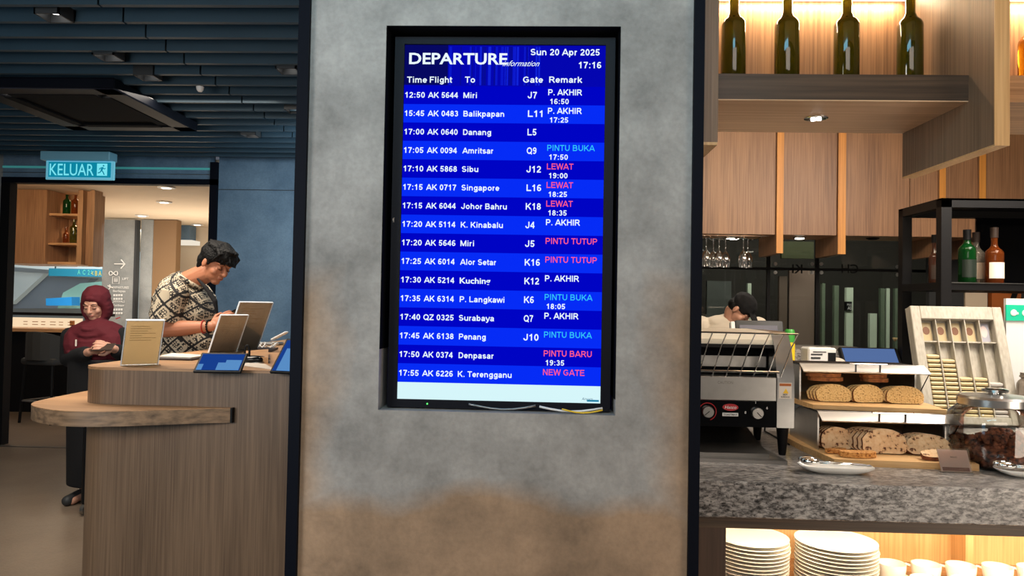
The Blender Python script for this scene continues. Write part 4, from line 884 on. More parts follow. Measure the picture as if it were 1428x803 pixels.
# ================================================================== RIGHT SIDE: BUFFET COUNTER
bcn = thing('buffet_counter', 'speckled grey granite buffet counter over a lit oak crockery niche', 'counter', (2.0, 2.8, 0))
GZ = .90
obj('worktop', box(B(), .40, 4.2, 2.33, 4.0, .79, GZ, .003), 'granite', bcn)
obj('apron', box(B(), .40, 4.2, 2.345, 2.37, .755, .79), 'shaded_oak_x', bcn)  # apron shadow put into the colour by the darker oak
obj('side_post', box(B(), .40, .578, 2.35, 3.0, 0, .755), wood('dark_post', srgb(58, 44, 36), srgb(84, 64, 52), 'Z'), bcn)
obj('niche_back', box(B(), .578, 4.2, 3.0, 3.03, 0, .79), 'ply', bcn)
obj('niche_shelf', box(B(), .578, 4.2, 2.36, 3.0, .44, .46), 'oak_x', bcn)
obj('base_panel', box(B(), .578, 4.2, 2.36, 2.38, 0, .44), 'door_oak', bcn)
obj('divider', box(B(), 1.60, 1.63, 2.9, 3.0, .46, .79), 'ply', bcn)
obj('light_strip', box(B(), .58, 4.1, 2.385, 2.40, .775, .79), E_('led_warm', (1, .78, .45, 1), 4), bcn)
area('niche_strip_glow', (1.6, 2.42, .775), (1.6, 2.85, .6), 2.2, .02, 16, (1, .8, .52))
# plates
ORD = ['first', 'second', 'third', 'fourth', 'fifth', 'sixth', 'seventh', 'eighth', 'ninth', 'tenth', 'eleventh', 'twelfth', 'thirteenth', 'fourteenth', 'fifteenth', 'sixteenth']
def plate_bm(r, z):
    return lathe(B(), [(r*.55, 0), (r*.6, .002), (r*.9, .006), (r, .0115), (r, .014), (r*.93, .0105), (r*.86, .0075), (0, .0065)], (0, 0, z), 40)
pm = {}
def plates(cx, cy, r, n, lab, toplab, grp):
    me = None
    for i in range(n):
        z = .46+.0125*i
        if me is None:
            o = obj('dinner_plate', plate_bm(r, 0), 'white', None, smooth=50); me = o.data; o.location = (cx, cy, z)
        else:
            o = bpy.data.objects.new('dinner_plate', me); COL.objects.link(o); o.location = (cx+random.uniform(-.002, .002), cy+random.uniform(-.002, .002), z)
        if i == n-1: tag(o, toplab, 'plate', grp)
        else: tag(o, ('cream plate, %s from the top of the %s' % (ORD[n-1-i], lab)), 'plate', grp)
plates(.735, 2.635, .125, 15, 'left plate stack under the counter', 'topmost cream plate of the left stack under the counter', 'left plate stack')
plates(1.015, 2.62, .133, 15, 'right plate stack beside the cups', 'topmost cream plate of the right stack, beside the cups', 'right plate stack')
cup_proto = None
cups = [(1.245, 2.72), (1.365, 2.72), (1.485, 2.72), (1.61, 2.72), (1.73, 2.72), (1.29, 2.57), (1.42, 2.57), (1.55, 2.57)]
clab = ['white cup in the back row, next to the right plate stack', 'second white cup of the back row from the plates', 'third white cup of the back row from the plates', 'fourth white cup of the back row from the plates', 'last white cup of the back row, beyond the divider', 'front row white cup nearest the plate stack', 'front row white cup second from the plates', 'front row white cup third from the plates']
for (x, y), lab in zip(cups, clab):
    if cup_proto is None:
        cup_proto = thing('cup', lab, 'cup', (0, 0, 0), 'white cups in the lit niche')
        obj('bowl', lathe(B(), [(.028, 0), (.03, .004), (.042, .03), (.048, .07), (.0485, .085), (.045, .085), (.044, .07), (.038, .03), (.0, .008)], seg=28), 'white', cup_proto, smooth=50)
        obj('handle', tube(B(), [(-.043, 0, .07), (-.062, 0, .075), (-.074, 0, .058), (-.066, 0, .034), (-.04, 0, .024)], .0045, 8), 'white', cup_proto, smooth=True); c = cup_proto
    else: c = copy_tree(cup_proto); c['label'] = lab
    c.location = (x, y, .46); c.rotation_euler = (0, 0, math.radians(-25+random.uniform(-6, 6)))

# ---- overhead gantry
gy0, gy1 = 2.07, 2.59
og = thing('bottle_gantry', 'hanging oak shelf unit holding green bottles above the buffet', 'shelf', (.9, 2.3, 1.88))
SHZ0, SHZ1 = 2.031, 2.108
obj('left_panel', box(B(), .43, .475, gy0, gy1, 1.88, CEIL), 'grey_oak_v', og)
obj('left_panel_base', box(B(), .431, .474, gy0, gy1, 1.872, 1.88), 'ply', og)
obj('shelf', box(B(), .475, 1.215, 2.195, gy1, SHZ0+.003, SHZ1), 'shaded_oak_x', og)
obj('shelf_underside', box(B(), .475, 1.215, 2.196, gy1, SHZ0, SHZ0+.003), wood('lit_oak_long', srgb(196, 158, 122), srgb(226, 190, 154), 'X'), og)  # paler oak puts the light from below into the underside
obj('back_panel', box(B(), .475, 1.215, gy1-.03, gy1, SHZ1, CEIL), 'oak_v', og)
obj('top_panel', box(B(), .475, 1.215, 2.195, gy1-.03, 2.485, 2.51), 'oak_x', og)
obj('divider_panel', box(B(), 1.215, 1.255, gy0+.004, gy1, 1.882, CEIL), 'grey_oak_v', og)
obj('divider_edge', box(B(), 1.2151, 1.2549, gy0, gy0+.004, 1.882, CEIL), 'ply', og)
obj('divider_base', box(B(), 1.2152, 1.2548, gy0, gy1, 1.878, 1.882), 'ply', og)
obj('shelf', box(B(), 1.255, 2.2, 2.195, gy1, SHZ0, SHZ1), 'oak_x', og)
obj('back_panel', box(B(), 1.255, 2.2, gy1-.03, gy1, SHZ1, CEIL), 'oak_v', og)
obj('top_panel', box(B(), 1.255, 2.2, 2.195, gy1-.03, 2.485, 2.51), 'oak_x', og)
obj('light_strip', box(B(), .49, 1.2, gy1-.05, gy1-.035, 2.47, 2.485), E_('led_warm2', (1, .8, .5, 1), 6), og)
obj('light_strip', box(B(), 1.27, 2.18, gy1-.05, gy1-.035, 2.47, 2.485), E_('led_warm2', (1, .8, .5, 1), 6), og)
area('gantry_strip_glow', (.84, gy1-.06, 2.465), (.84, gy1-.03, 2.1), .7, .02, 5, WARM)
area('gantry_strip_glow', (1.7, gy1-.06, 2.465), (1.7, gy1-.03, 2.1), .8, .02, 7, WARM)
pl = WZ(1138, 164, SHZ0)
d = thing('shelf_downlight', 'small round bright spotlight under the bottle shelf', 'light', pl)
obj('rim', lathe(B(), [(.028, -.004), (.036, -.003), (.036, 0)], tuple(pl), 24), 'chrome', d, smooth=40)
for i in range(4):
    a = i*PI/2+.4; obj('diode', lathe(B(), [(.0075, -.007), (.0075, -.004)], (pl.x+.012*math.cos(a), pl.y+.012*math.sin(a), pl.z), 10), E_('diode', (1, .96, .9, 1), 9), d)
spot('shelf_downlight_beam', (pl.x, pl.y, pl.z-.015), 5, NEUT, 110)
blab = ['olive wine bottle on the shelf nearest the pillar', 'second olive wine bottle from the pillar on the shelf', 'third olive wine bottle from the pillar on the shelf', 'fourth olive wine bottle, beside the oak divider panel']
bb = None
for X, lab in zip((.595, .762, .947, 1.143), blab):
    if bb is None: bb = bottle('wine_bottle', lab, (X, 2.39, SHZ1), 0.0385, .212, .345, 'green_glass', group='olive bottles over the buffet', seg=32); bb.location = (X, 2.39, SHZ1)
    else: c = copy_tree(bb); c.location = (X, 2.39, SHZ1); c['label'] = lab
bottle('wine_bottle', 'amber glowing bottle right of the divider at the top right', (1.53, 2.39, SHZ1), .05, .16, .34, plain('amber_lit', srgb(220, 150, 30), .06, trans=.85, ior=1.3), seg=32)

# ---- kitchen cabinets
KY = 5.2; KZ = 1.944
kc = thing('wall_cabinet_run', 'run of oak wall cabinets with amber edged fins behind the buffet', 'cabinet', (2.3, 5.4, 1.8))
obj('carcass', box(B(), .4, 4.6, KY+.02, KY+.36, KZ+.002, CEIL), 'oak_x', kc)
fins = [(1.592, 1.638), (2.004, 2.056), (2.678, 2.72), (2.942, 2.985)]
edges = [.4]+[v for f in fins for v in f]+[4.6]
for i in range(0, len(edges), 2):
    a, b = edges[i], edges[i+1]; n = 3 if i == 0 else (1 if b-a < .45 else (2 if b-a < .9 else 4))
    for k in range(n):
        x0 = a+(b-a)*k/n; x1 = a+(b-a)*(k+1)/n
        if i == 0: x0, x1 = ((.4, .72), (.72, 1.05), (1.05, a+(b-a)))[k]
        if i == 4: x0, x1 = ((a, 2.49), (2.49, b))[k]
        obj('cabinet_door', box(B(), x0+.002, x1-.002, KY, KY+.02, KZ, CEIL-.005, .001), 'door_oak', kc)
for a, b in fins:
    f = obj('fin', box(B(), a, b, KY-.015, KY+.40, KZ-.128, CEIL-.002), 'door_oak', kc); obj('fin_edge', box(B(), a+.0005, b-.0005, KY-.02, KY-.015, KZ-.128, CEIL-.002), 'amberwood', f)
for (px, py), lab in (((1019, 331.5), 'small cabinet downlight above the hanging wine glasses'), ((1115, 331), 'small cabinet downlight under the door right of the glasses'), ((1217, 332), 'unlit dark slot light under the third cabinet door')):
    p = WZ(px, py, KZ); d = thing('cabinet_downlight', lab, 'light', p)
    lit = px < 1200
    obj('rim', lathe(B(), [(.04, -.006), (.045, 0)], tuple(p), 18), 'chrome' if lit else 'black', d, smooth=40)
    obj('lamp', lathe(B(), [(.03, -.012), (.03, -.006)], tuple(p), 14), E_('lampglow3', (1, .92, .78, 1), 7) if lit else 'darkgrey', d)
    if lit: spot('cabinet_beam', (p.x, p.y, p.z-.03), 6, NEUT, 120)
# hanging glasses
gr = thing('glass_rack', 'chrome rail rack for wine glasses under the cabinet', 'rack', (1.3, 5.35, 1.93))
for j in range(5): obj('rail', tube(B(), [(1.04+.115*j, KY+.02, KZ-.018), (1.04+.115*j, KY+.34, KZ-.018)], .004, 6), 'chrome', gr)
obj('front_bar', tube(B(), [(1.02, KY+.03, KZ-.008), (1.55, KY+.03, KZ-.008)], .004, 6), 'chrome', gr)
wg = None
spots_ = [(985, 330), (995, 331), (1003, 331.5), (1012, 331), (1037, 331.5), (1043, 332)]
gl = ['hanging wine glass nearest the pillar', 'hanging wine glass second from the pillar', 'hanging wine glass third from the pillar', 'hanging wine glass fourth from the pillar', 'left glass of the separate hanging pair', 'right glass of the separate hanging pair']
def goblet(parent, up=False, s=1.0, z=0, mat='goblet'):
    pr = [(.033, 0), (.033, -.003), (.005, -.006), (.0035, -.05), (.0038, -.085), (.02, -.1), (.034, -.13), (.036, -.16), (.031, -.2)]
    if up: pr = [(a, -b) for a, b in pr]
    return obj('glass_bowl', lathe(B(), [(a*s, b*s+z) for a, b in pr], seg=20, cap=False), mat, parent, smooth=50)
for i, ((px, py), lab) in enumerate(zip(spots_, gl)):
    yy = KY+.08+.09*(i % 2); p = W(px, py, yy)
    if wg is None: wg = thing('wine_glass', lab, 'glass', (0, 0, 0), 'wine glasses hanging upside down'); goblet(wg); c = wg
    else: c = copy_tree(wg); c['label'] = lab
    c.location = (p.x, yy, KZ-.02)
# ---- kitchen back glazing
gw = struct('window_1', box(B(), .3, 5.2, 6.0, 6.012, 1.0, CEIL), 'darkpane', keep=True)
for px in (1071, 1139, 1257): p = W(px, 430, 6.0); obj('mullion', box(B(), p.x-.012, p.x+.012, 5.99, 6.02, .9, 2.0), 'black', gw)
obj('window_rail', box(B(), .9, 4.4, 5.985, 6.03, 1.745, 1.765), 'black', gw)
for px, py in ((1132, 368), (1145, 368), (1132, 380), (1145, 380), (1251, 372), (1263, 372), (1251, 383), (1081, 368), (1081, 380)):
    p = W(px, py, 5.985); obj('glass_clamp', lathe(B(), [(.014, 0), (.014, .012)], seg=12, mtx=T(p) @ RX(90)), 'steel', gw)
mir = T(W(1119, 381, 5.975)) @ Matrix.Diagonal((-1, 1, 1, 1)); obj('window_lettering', text('KI', .07, .08, .012, mtx=mir), 'black', gw)
mir = T(W(1197, 381, 5.975)) @ Matrix.Diagonal((-1, 1, 1, 1)); obj('window_lettering', text('CH', .07, .13, .012, mtx=mir), 'black', gw)
obj('sill', box(B(), .3, 5.2, 5.97, 6.05, .9, 1.0), 'black', gw)
struct('floor_back_hall', box(B(), -.1, 6, 7.0, 9, -.05, 0), 'darkgrey')
struct('wall_back_hall', box(B(), -.1, 6, 8.5, 8.6, 0, 3), plain('hall_dark', srgb(50, 46, 40), .7, noise=.3, nscale=2))
struct('ceiling_back_hall', box(B(), -.1, 6, 7.1, 8.6, 2.8, 2.85), 'darkgrey')
struct('wall_right', box(B(), 5.2, 5.3, -3, 9, 0, CEIL+.2), 'greywall')
pg = plain('pale_green_panel', srgb(206, 220, 198), .4)
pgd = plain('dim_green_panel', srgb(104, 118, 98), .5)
HY = 7.6
HALL = bpy.data.objects['wall_back_hall']
def hall(px0, px1, py0, py1, mat, Y=HY, name='panel', lab='', par=None):
    a = W(px0, py1, Y); b = W(px1, py0, Y); low = 0 if py1 >= 480 else a.z
    return obj(name, box(B(), a.x, b.x, Y, Y+.05, low, min(b.z, 2.79)), mat, par or HALL, label=lab.replace(' behind the dark glass', '') or None)
hall(1180, 1190, 401, 482, pg, lab='tall pale green door panel behind the dark glass, with black sign')
hall(1163, 1170, 398, 482, pgd, lab='dim green vertical frame left of the pale door panel')
hall(1146, 1151, 395, 482, pgd, lab='thin dim vertical frame behind the glass, left part')
hall(1213, 1223, 437, 482, pg, lab='short pale green cabinet front behind the dark glass')
hall(1228, 1234, 402, 482, pgd, lab='dim green frame right of the short pale front')
hall(1236, 1241, 402, 482, pg, lab='narrow pale green frame next to the wine glass')
hall(1248, 1252, 402, 482, pgd, lab='dim green frame just left of the last glass joint')
hall(1258, 1262, 402, 482, pg, lab='thin bright green frame beside the black rack post')
hall(1086, 1098, 385, 482, plain('taupe_panel', srgb(98, 82, 70), .6), lab='dark taupe door panel behind the glass, left')
hall(1100, 1136, 375, 482, plain('taupe_panel2', srgb(122, 104, 92), .6), Y=7.7, lab='wide taupe door panel lit from above behind the glass')
hall(1042, 1048, 395, 482, pg, Y=7.5, lab='bright vertical frame behind the kitchen worker')
hall(985, 1020, 392, 482, plain('hall_grey', srgb(84, 88, 84), .6), Y=7.7, lab='grey door panel behind the kitchen worker')
hall(1090, 1135, 337, 360, plain('olive_window', srgb(58, 62, 34), .5), Y=7.4, lab='olive window light high behind the second cabinet fin')
t = hall(1180, 1188, 420.5, 433, 'black', Y=7.58, name='hall_sign', lab='small black sign on the pale green door panel')
obj('sign_lettering', text('PULL', .02, .05, .01, mtx=T(W(1181.5, 426, 7.575))), 'whitep', t); obj('sign_lettering', text('AS', .03, .04, .01, mtx=T(W(1182, 431.5, 7.575))), 'whitep', t)
# back bench and ledge
bk = thing('back_bench', 'raised steel work bench between buffet and kitchen window', 'bench', (2.6, 4.5, 0))
obj('low_top', box(B(), .6, 1.985, 4.05, 4.42, 1.04, 1.08, .003), 'steel', bk)
obj('body', box(B(), .6, 1.985, 4.08, 4.95, 0, 1.04), 'darkgrey', bk)
obj('ledge', box(B(), .6, 1.985, 4.42, 4.98, 1.04, 1.205), 'granite', bk)
# kitchen worker
def build_worker():
    Y = 5.32; w_ = lambda px, py, y=Y: W(px, py, y)
    t = thing('person', 'kitchen worker in black cap and cream shirt bending over behind the toaster', 'person', (1.33, Y, 0))
    bm = B(); hc = w_(1033, 432, Y-.05); f = Vector((.55, -.45, -.95)); u = Vector((.6, -.4, .6))
    P, A = head(bm, hc, f, u, .92); ch = Vector((1.33, Y+.05, 0))
    cone(bm, w_(1020, 447), .058, P(0, -.03, -.06), .052)
    ell(bm, ch+Vector((0, 0, 1.2)), (.19, .12, .2)); ell(bm, ch+Vector((0, .02, .98)), (.16, .12, .17))
    for s_, xx in ((-1, -.2), (1, .2)):
        a = ch+Vector((xx, 0, 1.32)); b = ch+Vector((xx*1.15, -.05, 1.07)); c = ch+Vector((xx*.6, -.25, 1.12)); limb(bm, [(a, .055), (b, .045), (c, .028)]); hand(bm, c, (-.3*s_, -1, .1), (0, 0, 1), -s_, 25, .95)
        limb(bm, [(ch+Vector((s_*.09, 0, .88)), .09), (ch+Vector((s_*.09, 0, .48)), .06), (ch+Vector((s_*.09, .02, .08)), .04)]); limb(bm, [(ch+Vector((s_*.09, .02, .045)), .036), (ch+Vector((s_*.09, -.14, .035)), .03)])
    obj('body', remesh(bm, .005, 3), 'skin_l', t, smooth=True)
    face_bits(t, P, .92, plain('lip_rose', srgb(170, 96, 90), .5))
    bm = B(); ell(bm, ch+Vector((0, 0, 1.2)), (.22, .15, .21)); ell(bm, ch+Vector((0, .01, 1.0)), (.19, .15, .2)); ell(bm, ch+Vector((-.02, 0, 1.33)), (.17, .11, .065))
    for xx in (-.2, .2): limb(bm, [(ch+Vector((xx, 0, 1.31)), .072), (ch+Vector((xx*1.12, -.04, 1.12)), .07)])
    obj('shirt', remesh(bm, .007, 3), 'cloth_w', t, smooth=True)
    bm = B(); ell(bm, ch+Vector((0, 0, .9)), (.18, .14, .14))
    for s_ in (-.09, .09): limb(bm, [(ch+Vector((s_, 0, .86)), .1), (ch+Vector((s_, 0, .48)), .075), (ch+Vector((s_, .02, .1)), .055)]); limb(bm, [(ch+Vector((s_, .02, .05)), .045), (ch+Vector((s_, -.15, .04)), .04)])
    obj('trousers', remesh(bm, .01, 2), 'abaya', t, smooth=True)
    bm = B(); s = .92; ell(bm, P(0, -.015, .05), (.086*s, .104*s, .088*s), A)
    ell(bm, P(0, .11, .045), (.066*s, .06*s, .01*s), A @ Matrix.Rotation(math.radians(-14), 3, 'X'))
    obj('cap', remesh(bm, .005, 2), 'abaya', t, smooth=True)
    bm = B(); ell(bm, P(0, -.05, -.01), (.079*s, .062*s, .055*s), A); obj('hair', bm, 'hair', t, smooth=True)
build_worker()
# POS terminal
p = Vector((W(1062, 466, 4.2).x, 4.22, 1.08)); t = thing('till_monitor', 'dark backed till monitor between the toaster and the kitchen worker', 'monitor', p)
m = T(p+Vector((0, 0, .13))) @ RX(-14)
obj('housing', box(B(), -.135, .13, -.02, .02, -.02, .16, .012, mtx=m, seg=2), 'darkgrey', t, smooth=40)
obj('back_plate', box(B(), -.115, .095, -.026, -.019, 0, .13, .002, mtx=m), plain('slate_plate', srgb(92, 92, 104), .5), t)
obj('stand', box(B(), -.05, .05, -.04, .04, 0, .14, .01, mtx=T(p)), 'darkgrey', t)
obj('white_side', box(B(), -.16, -.136, -.02, .02, -.02, .15, .004, mtx=m), 'whitep', t)
p = (W(1101, 480, 4.12).x, 4.12, 1.08)
t = thing('squeeze_bottle', 'green and yellow bottle standing right of the till monitor', 'bottle', p)
obj('body', lathe(B(), [(.026, 0), (.028, .01), (.028, .16), (.024, .185)], p, 20), 'yellow', t, smooth=40)
obj('cap', lathe(B(), [(.026, .175), (.026, .235), (.02, .245)], p, 20), 'green', t, smooth=40)
p = Vector((W(1141, 500, 4.15).x, 4.15, 1.08)); t = thing('card_machine', 'white ticket printer with a small black panel behind the bread bins', 'printer', p)
obj('casing', box(B(), -.075, .075, -.06, .06, 0, .15, .008, mtx=T(p)), 'whitep', t)
obj('black_panel', box(B(), .03, .07, -.064, -.06, .07, .125, mtx=T(p)), 'black', t)
bm = B()
for a in ((-.06, .0, .11, .118), (-.06, -.01, .09, .10), (-.05, .02, .125, .13)): box(bm, a[0], a[1], -.062, -.06, a[2], a[3], mtx=T(p))
obj('print', bm, 'darkgrey', t)
p = Vector((W(1167, 498, 4.2).x, 4.2, 1.08)); tag(obj('paper_roll', lathe(B(), [(.045, -.03), (.047, 0), (.045, .03)], seg=24, mtx=T(p+Vector((0, 0, .047))) @ RX(90)), 'paper', smooth=40), 'white paper roll lying right of the ticket printer', 'roll')
p = Vector((W(1222, 500, 4.15).x, 4.16, 1.08)); p.z += .012; t = thing('till_screen', 'blue lit touch screen lying tilted behind the upper bread bin', 'screen', p); m = T(p) @ RX(-38)
obj('housing', box(B(), -.16, .16, -.01, .02, 0, .17, .006, mtx=m), 'black', t)
obj('screen', box(B(), -.145, .14, -.012, -.01, .012, .158, mtx=m), E_('till_blue', srgb(84, 110, 160)), t)
p = (W(1248, 478, 4.75).x, 4.75, 1.205); t = thing('wine_glass', 'small stemmed glass with pale wine on the kitchen ledge', 'glass', p)
g = goblet(t, True, .46); g.data.transform(T((0, 0, 0)))
obj('wine', lathe(B(), [(.001, .041), (.0125, .055), (.0145, .066), (.001, .066)], p, 16), 'pkt', t, smooth=True)

# ---- black bottle rack
bx, by0, by1 = W(1313, 276, 3.8).x, 3.8, 4.04
rz1 = W(1313, 276, 3.8).z; rk = thing('bottle_rack', 'black metal framed shelf rack with spirit bottles at the right', 'shelf', (2.6, 3.9, .9))
sh0 = W(1330, 404, 3.8).z; sh1 = W(1330, 393.5, 3.8).z
ps = .05
for (x, y) in ((bx, by0), (bx, by1+.16), (3.4, by0), (3.4, by1+.16)): obj('post', box(B(), x, x+ps, y, y+ps, .9, rz1), 'black', rk)
for y in (by0, by1+.16): obj('top_beam', box(B(), bx, 3.45, y, y+ps, rz1-.045, rz1), 'black', rk)
for x in (bx, 3.4): obj('top_beam', box(B(), x, x+ps, by0, by1+.2, rz1-.045, rz1), 'black', rk)
obj('top_board', box(B(), bx, 3.45, by0, by1+.2, rz1-.01, rz1), 'black', rk)
obj('shelf', box(B(), bx, 3.45, by0+.01, by1+.2, sh0, sh1), 'black', rk)
obj('shelf_edge', box(B(), bx+ps, 3.4, by0+.004, by0+.01, sh1-.003, sh1), 'steel', rk)
obj('back_panel', box(B(), W(1361, 300, by1+.17).x, 3.4, by1+.17, by1+.18, sh1, rz1-.01), 'blackgloss', rk)
def rb(lab, px, y, r, hb, h, mat, cap, lm, capcol='black'):
    return bottle('spirit_bottle', lab, (W(px, 392, y).x, y, sh1), r, hb, h, mat, cap=cap, labelmat=lm, capcol=capcol)
rb('green whisky bottle with a black label on the black rack', 1348.5, 3.9, .041, .165, .27, 'dgreen', .05, plain('black_label', srgb(22, 34, 26), .5))
rb('clear spirit bottle standing behind the green bottle on the rack', 1361, 4.02, .04, .155, .27, 'clearg', .05, 'greycard', 'brown')
rb('amber spirit bottle with white label on the black rack', 1386.5, 3.92, .043, .15, .285, 'amberg', .05, 'paper', 'brown')
rb('dark slim bottle in the left bay of the black rack', 1304, 4.08, .032, .14, .26, plain('dark_brown_glass', srgb(60, 34, 24), .1), .04, 'brown')
bm = text('876', .012, .03, .02, mtx=T(W(1349, 384, 3.856)));  tag(obj('bottle_numerals', bm, 'whitep'), 'pale numerals on the label of the green whisky bottle', 'lettering') if False else bm.free()
# panels seen through the rack
kp = struct('wall_kitchen_side', box(B(), 2.9, 5.2, 5.75, 5.8, 0, 1.9), 'darkgrey', keep=True)
for a in ((1326, 1344, 'darkgrey'), (1346, 1377, 'cream'), (1383, 1424, 'orange')): hall(a[0], a[1], 400, 500, a[2], Y=5.7, par=kp)
a, b = W(1417, 404, 5.68), W(1402, 450, 5.68); obj('strut', tube(B(), [a, b+(b-a)*1.2], .02, 6), 'black', kp)
# standing leaflet box with green band
p = W(1405, 416, 3.74); t = thing('leaflet_stand', 'white upright stand with green pictogram band at the right edge', 'stand', (p.x+.08, 3.76, .9))
obj('panel', box(B(), p.x, p.x+.26, 3.75, 3.77, .9, p.z), 'whitep', t)
z1_, z0_ = W(1415, 425, 3.745).z, W(1415, 447, 3.745).z
obj('green_band', box(B(), p.x-.004, p.x+.264, 3.742, 3.75, z0_, z1_), plain('pict_green', srgb(20, 168, 130), .4, emit=.35), t)
bm = B()
for i in range(3):
    c = Vector((p.x+.03+.055*i, 3.74, (z0_+z1_)/2)); ell(bm, c, (.016, .002, .016), sub=2); box(bm, c.x-.004, c.x+.022, 3.739, 3.741, c.z-.008, c.z+.002)
obj('pictogram', bm, 'whitep', t)
t = bottle('glass_canister', 'clear glass canister with dark base behind the big fruit jar', (W(1426, 500, 3.55).x+.03, 3.55, .9), .05, .2, .26, 'clearg', cat='canister', neck=.03)

# ---- conveyor toaster
t = thing('conveyor_toaster', 'stainless conveyor toaster with wire loading rack beside the pillar', 'toaster', (.68, 2.85, .9))
TY = 2.75; tx0, tx1 = .44, .912
obj('control_panel', box(B(), tx0, .849, TY-.004, TY+.02, 1.003, 1.095), 'blackgloss', t)
obj('front_panel', box(B(), tx0, .849, TY-.006, TY+.02, 1.097, 1.182, .002), 'steel', t)
obj('lower_body', box(B(), tx0, .849, TY+.02, 3.2, 1.003, 1.18), 'steel_dark', t)
obj('inner_chamber', box(B(), tx0, .849, TY+.12, 3.2, 1.18, 1.30), 'dark', t)
obj('heating_guard', box(B(), tx0, .845, TY+.11, TY+.12, 1.21, 1.25), 'steel_dark', t)
# side column profile (Y,Z)
def yz_prism(bm, pts, x0, x1):
    a = [bm.verts.new((x0, y, z)) for y, z in pts]; b = [bm.verts.new((x1, y, z)) for y, z in pts]; n = len(pts)
    bm.faces.new(a); bm.faces.new(b[::-1])
    for i in range(n): bm.faces.new((a[i], b[i], b[(i+1) % n], a[(i+1) % n]))
    bmesh.ops.recalc_face_normals(bm, faces=bm.faces[:]); return bm
sp_ = [(TY-.006, 1.003), (TY-.006, 1.18), (TY+.03, 1.29), (TY+.06, 1.325)]+[(TY+.06+.05*(1-math.cos(a)), 1.325+.02*math.sin(a)) for a in (.5, 1, 1.57)]+[(3.15, 1.345), (3.2, 1.30), (3.2, 1.003)]
obj('side_column', yz_prism(B(), sp_, .851, tx1), 'steel', t, smooth=30)
hood = [(TY+.055, 1.295), (TY+.055, 1.315), (TY+.07, 1.335), (TY+.1, 1.345), (3.15, 1.347), (3.2, 1.305), (3.2, 1.295)]
obj('hood', yz_prism(B(), hood, tx0, .851), plain('cream_reflection_steel', srgb(236, 226, 204), .4, .35), t, smooth=30)  # bright cream reflection put into the hood colour
bm = B()
obj('hood_lip', box(B(), tx0, .851, TY+.04, TY+.056, 1.285, 1.297), 'black', t)
for i in range(9):
    X = .472+.0485*i
    obj('rack_wire', tube(B(), [(X+.02, 2.61, 1.345), (X+.012, 2.65, 1.30), (X, 2.735, 1.186), (X, TY+.03, 1.176)], .0022, 6), 'chrome', t)
obj('rack_bar', tube(B(), [(.45, 2.612, 1.345), (.88, 2.612, 1.343)], .003, 6), 'chrome', t)
obj('rack_bar', tube(B(), [(.45, 2.722, 1.203), (.85, 2.722, 1.203)], .004, 6), 'chrome', t)
for i, (x, lab) in enumerate(((W(987, 573, 2.74).x, 'left dial'), (W(1056, 575, 2.74).x, 'right dial'))):
    z = W(987 if i == 0 else 1056, 574 if i == 0 else 576, 2.74).z
    kb = obj('dial', lathe(B(), [(.021, 0), (.021, .014), (.019, .018)], seg=28, mtx=T((x, TY-.004, z)) @ RX(90)), 'steel', t, smooth=40)
    obj('dial_line', box(B(), -.0012, .0012, -.001, 0, -.017, .005, mtx=T((x, TY-.0225, z)) @ RY(-45 if i else 50)), 'black', kb)
    if i == 0: obj('dial_ring', tube(B(), [(x+.031*math.cos(a), TY-.005, z+.031*math.sin(a)) for a in [math.radians(-50+280*k/24-20) for k in range(25)]], .0016, 6), 'red', t)
p = W(1019, 568, 2.74)
obj('badge', lathe(B(), [(1, 0), (1, .003)], seg=32, mtx=T((p.x, TY-.004, p.z)) @ RX(90) @ Matrix.Diagonal((.028, .0125, 1, 1))), 'red', t)
obj('badge_lettering', text('Hatco', .011, .042, .01, shear=.2, mtx=T((p.x-.021, TY-.0085, p.z-.005))), 'whitep', t)
obj('model_plate', box(B(), p.x-.028, p.x+.028, TY-.006, TY-.004, p.z-.032, p.z-.020), 'whitep', t)
obj('model_lettering', text('TOASTMAX', .006, .05, .02, mtx=T((p.x-.025, TY-.0068, p.z-.029))), 'black', t)
obj('control_marks', merge(text('6', .009, None, .01, mtx=T((W(1070, 575, 2.74).x-.002, TY-.0048, p.z-.004))), merge(text('1', .009, None, .01, mtx=T((W(1054, 562, 2.74).x, TY-.0048, W(1054, 563, 2.74).z))), text('8', .009, None, .01, mtx=T((W(1039, 576, 2.74).x, TY-.0048, W(1039, 577, 2.74).z))))), 'whitep', t)
obj('maker_lettering', text('CAUTION', .010, .055, .008, mtx=T((W(1001, 534, 2.74).x, TY-.0072, W(1001, 535, 2.74).z))), 'steel_dark', t)
px_ = .882; obj('warning_label', box(B(), .857, .902, TY-.0075, TY-.006, 1.108, 1.165), 'paper', t)
bm = B(); tri = [(px_-.011, 1.127), (px_+.009, 1.127), (px_-.001, 1.145)]
vs = [bm.verts.new((x, TY-.0085, z)) for x, z in tri]; bm.faces.new(vs); obj('warning_triangle', bm, plain('warn_yellow', srgb(240, 190, 30), .5), t)
obj('warning_band', box(B(), .859, .900, TY-.0082, TY-.0075, 1.153, 1.162), 'orange', t)
obj('warning_lettering', merge(text('HOT', .006, .016, .02, mtx=T((.871, TY-.009, 1.1195))), text('SURFACE', .0045, .03, .02, mtx=T((.864, TY-.009, 1.112)))), 'black', t)
for (x, y) in ((.884, 2.785), (.884, 3.1), (.5, 2.785), (.5, 3.1)):
    obj('leg', lathe(B(), [(.012, 0), (.014, .01), (.022, .1), (.024, .104)], (x, y, .9), 16), 'black', t, smooth=40)
tr = obj('crumb_chute', yz_prism(B(), [(2.66, .925), (2.78, .94), (3.08, 1.003), (3.15, 1.003), (3.15, .905), (2.66, .905)], .44, .80), 'steel_dark', t)
bm = B(); tq = [(.44, 2.625), (.845, 2.605), (.845, 2.66), (.83, 3.05), (.44, 3.05)]
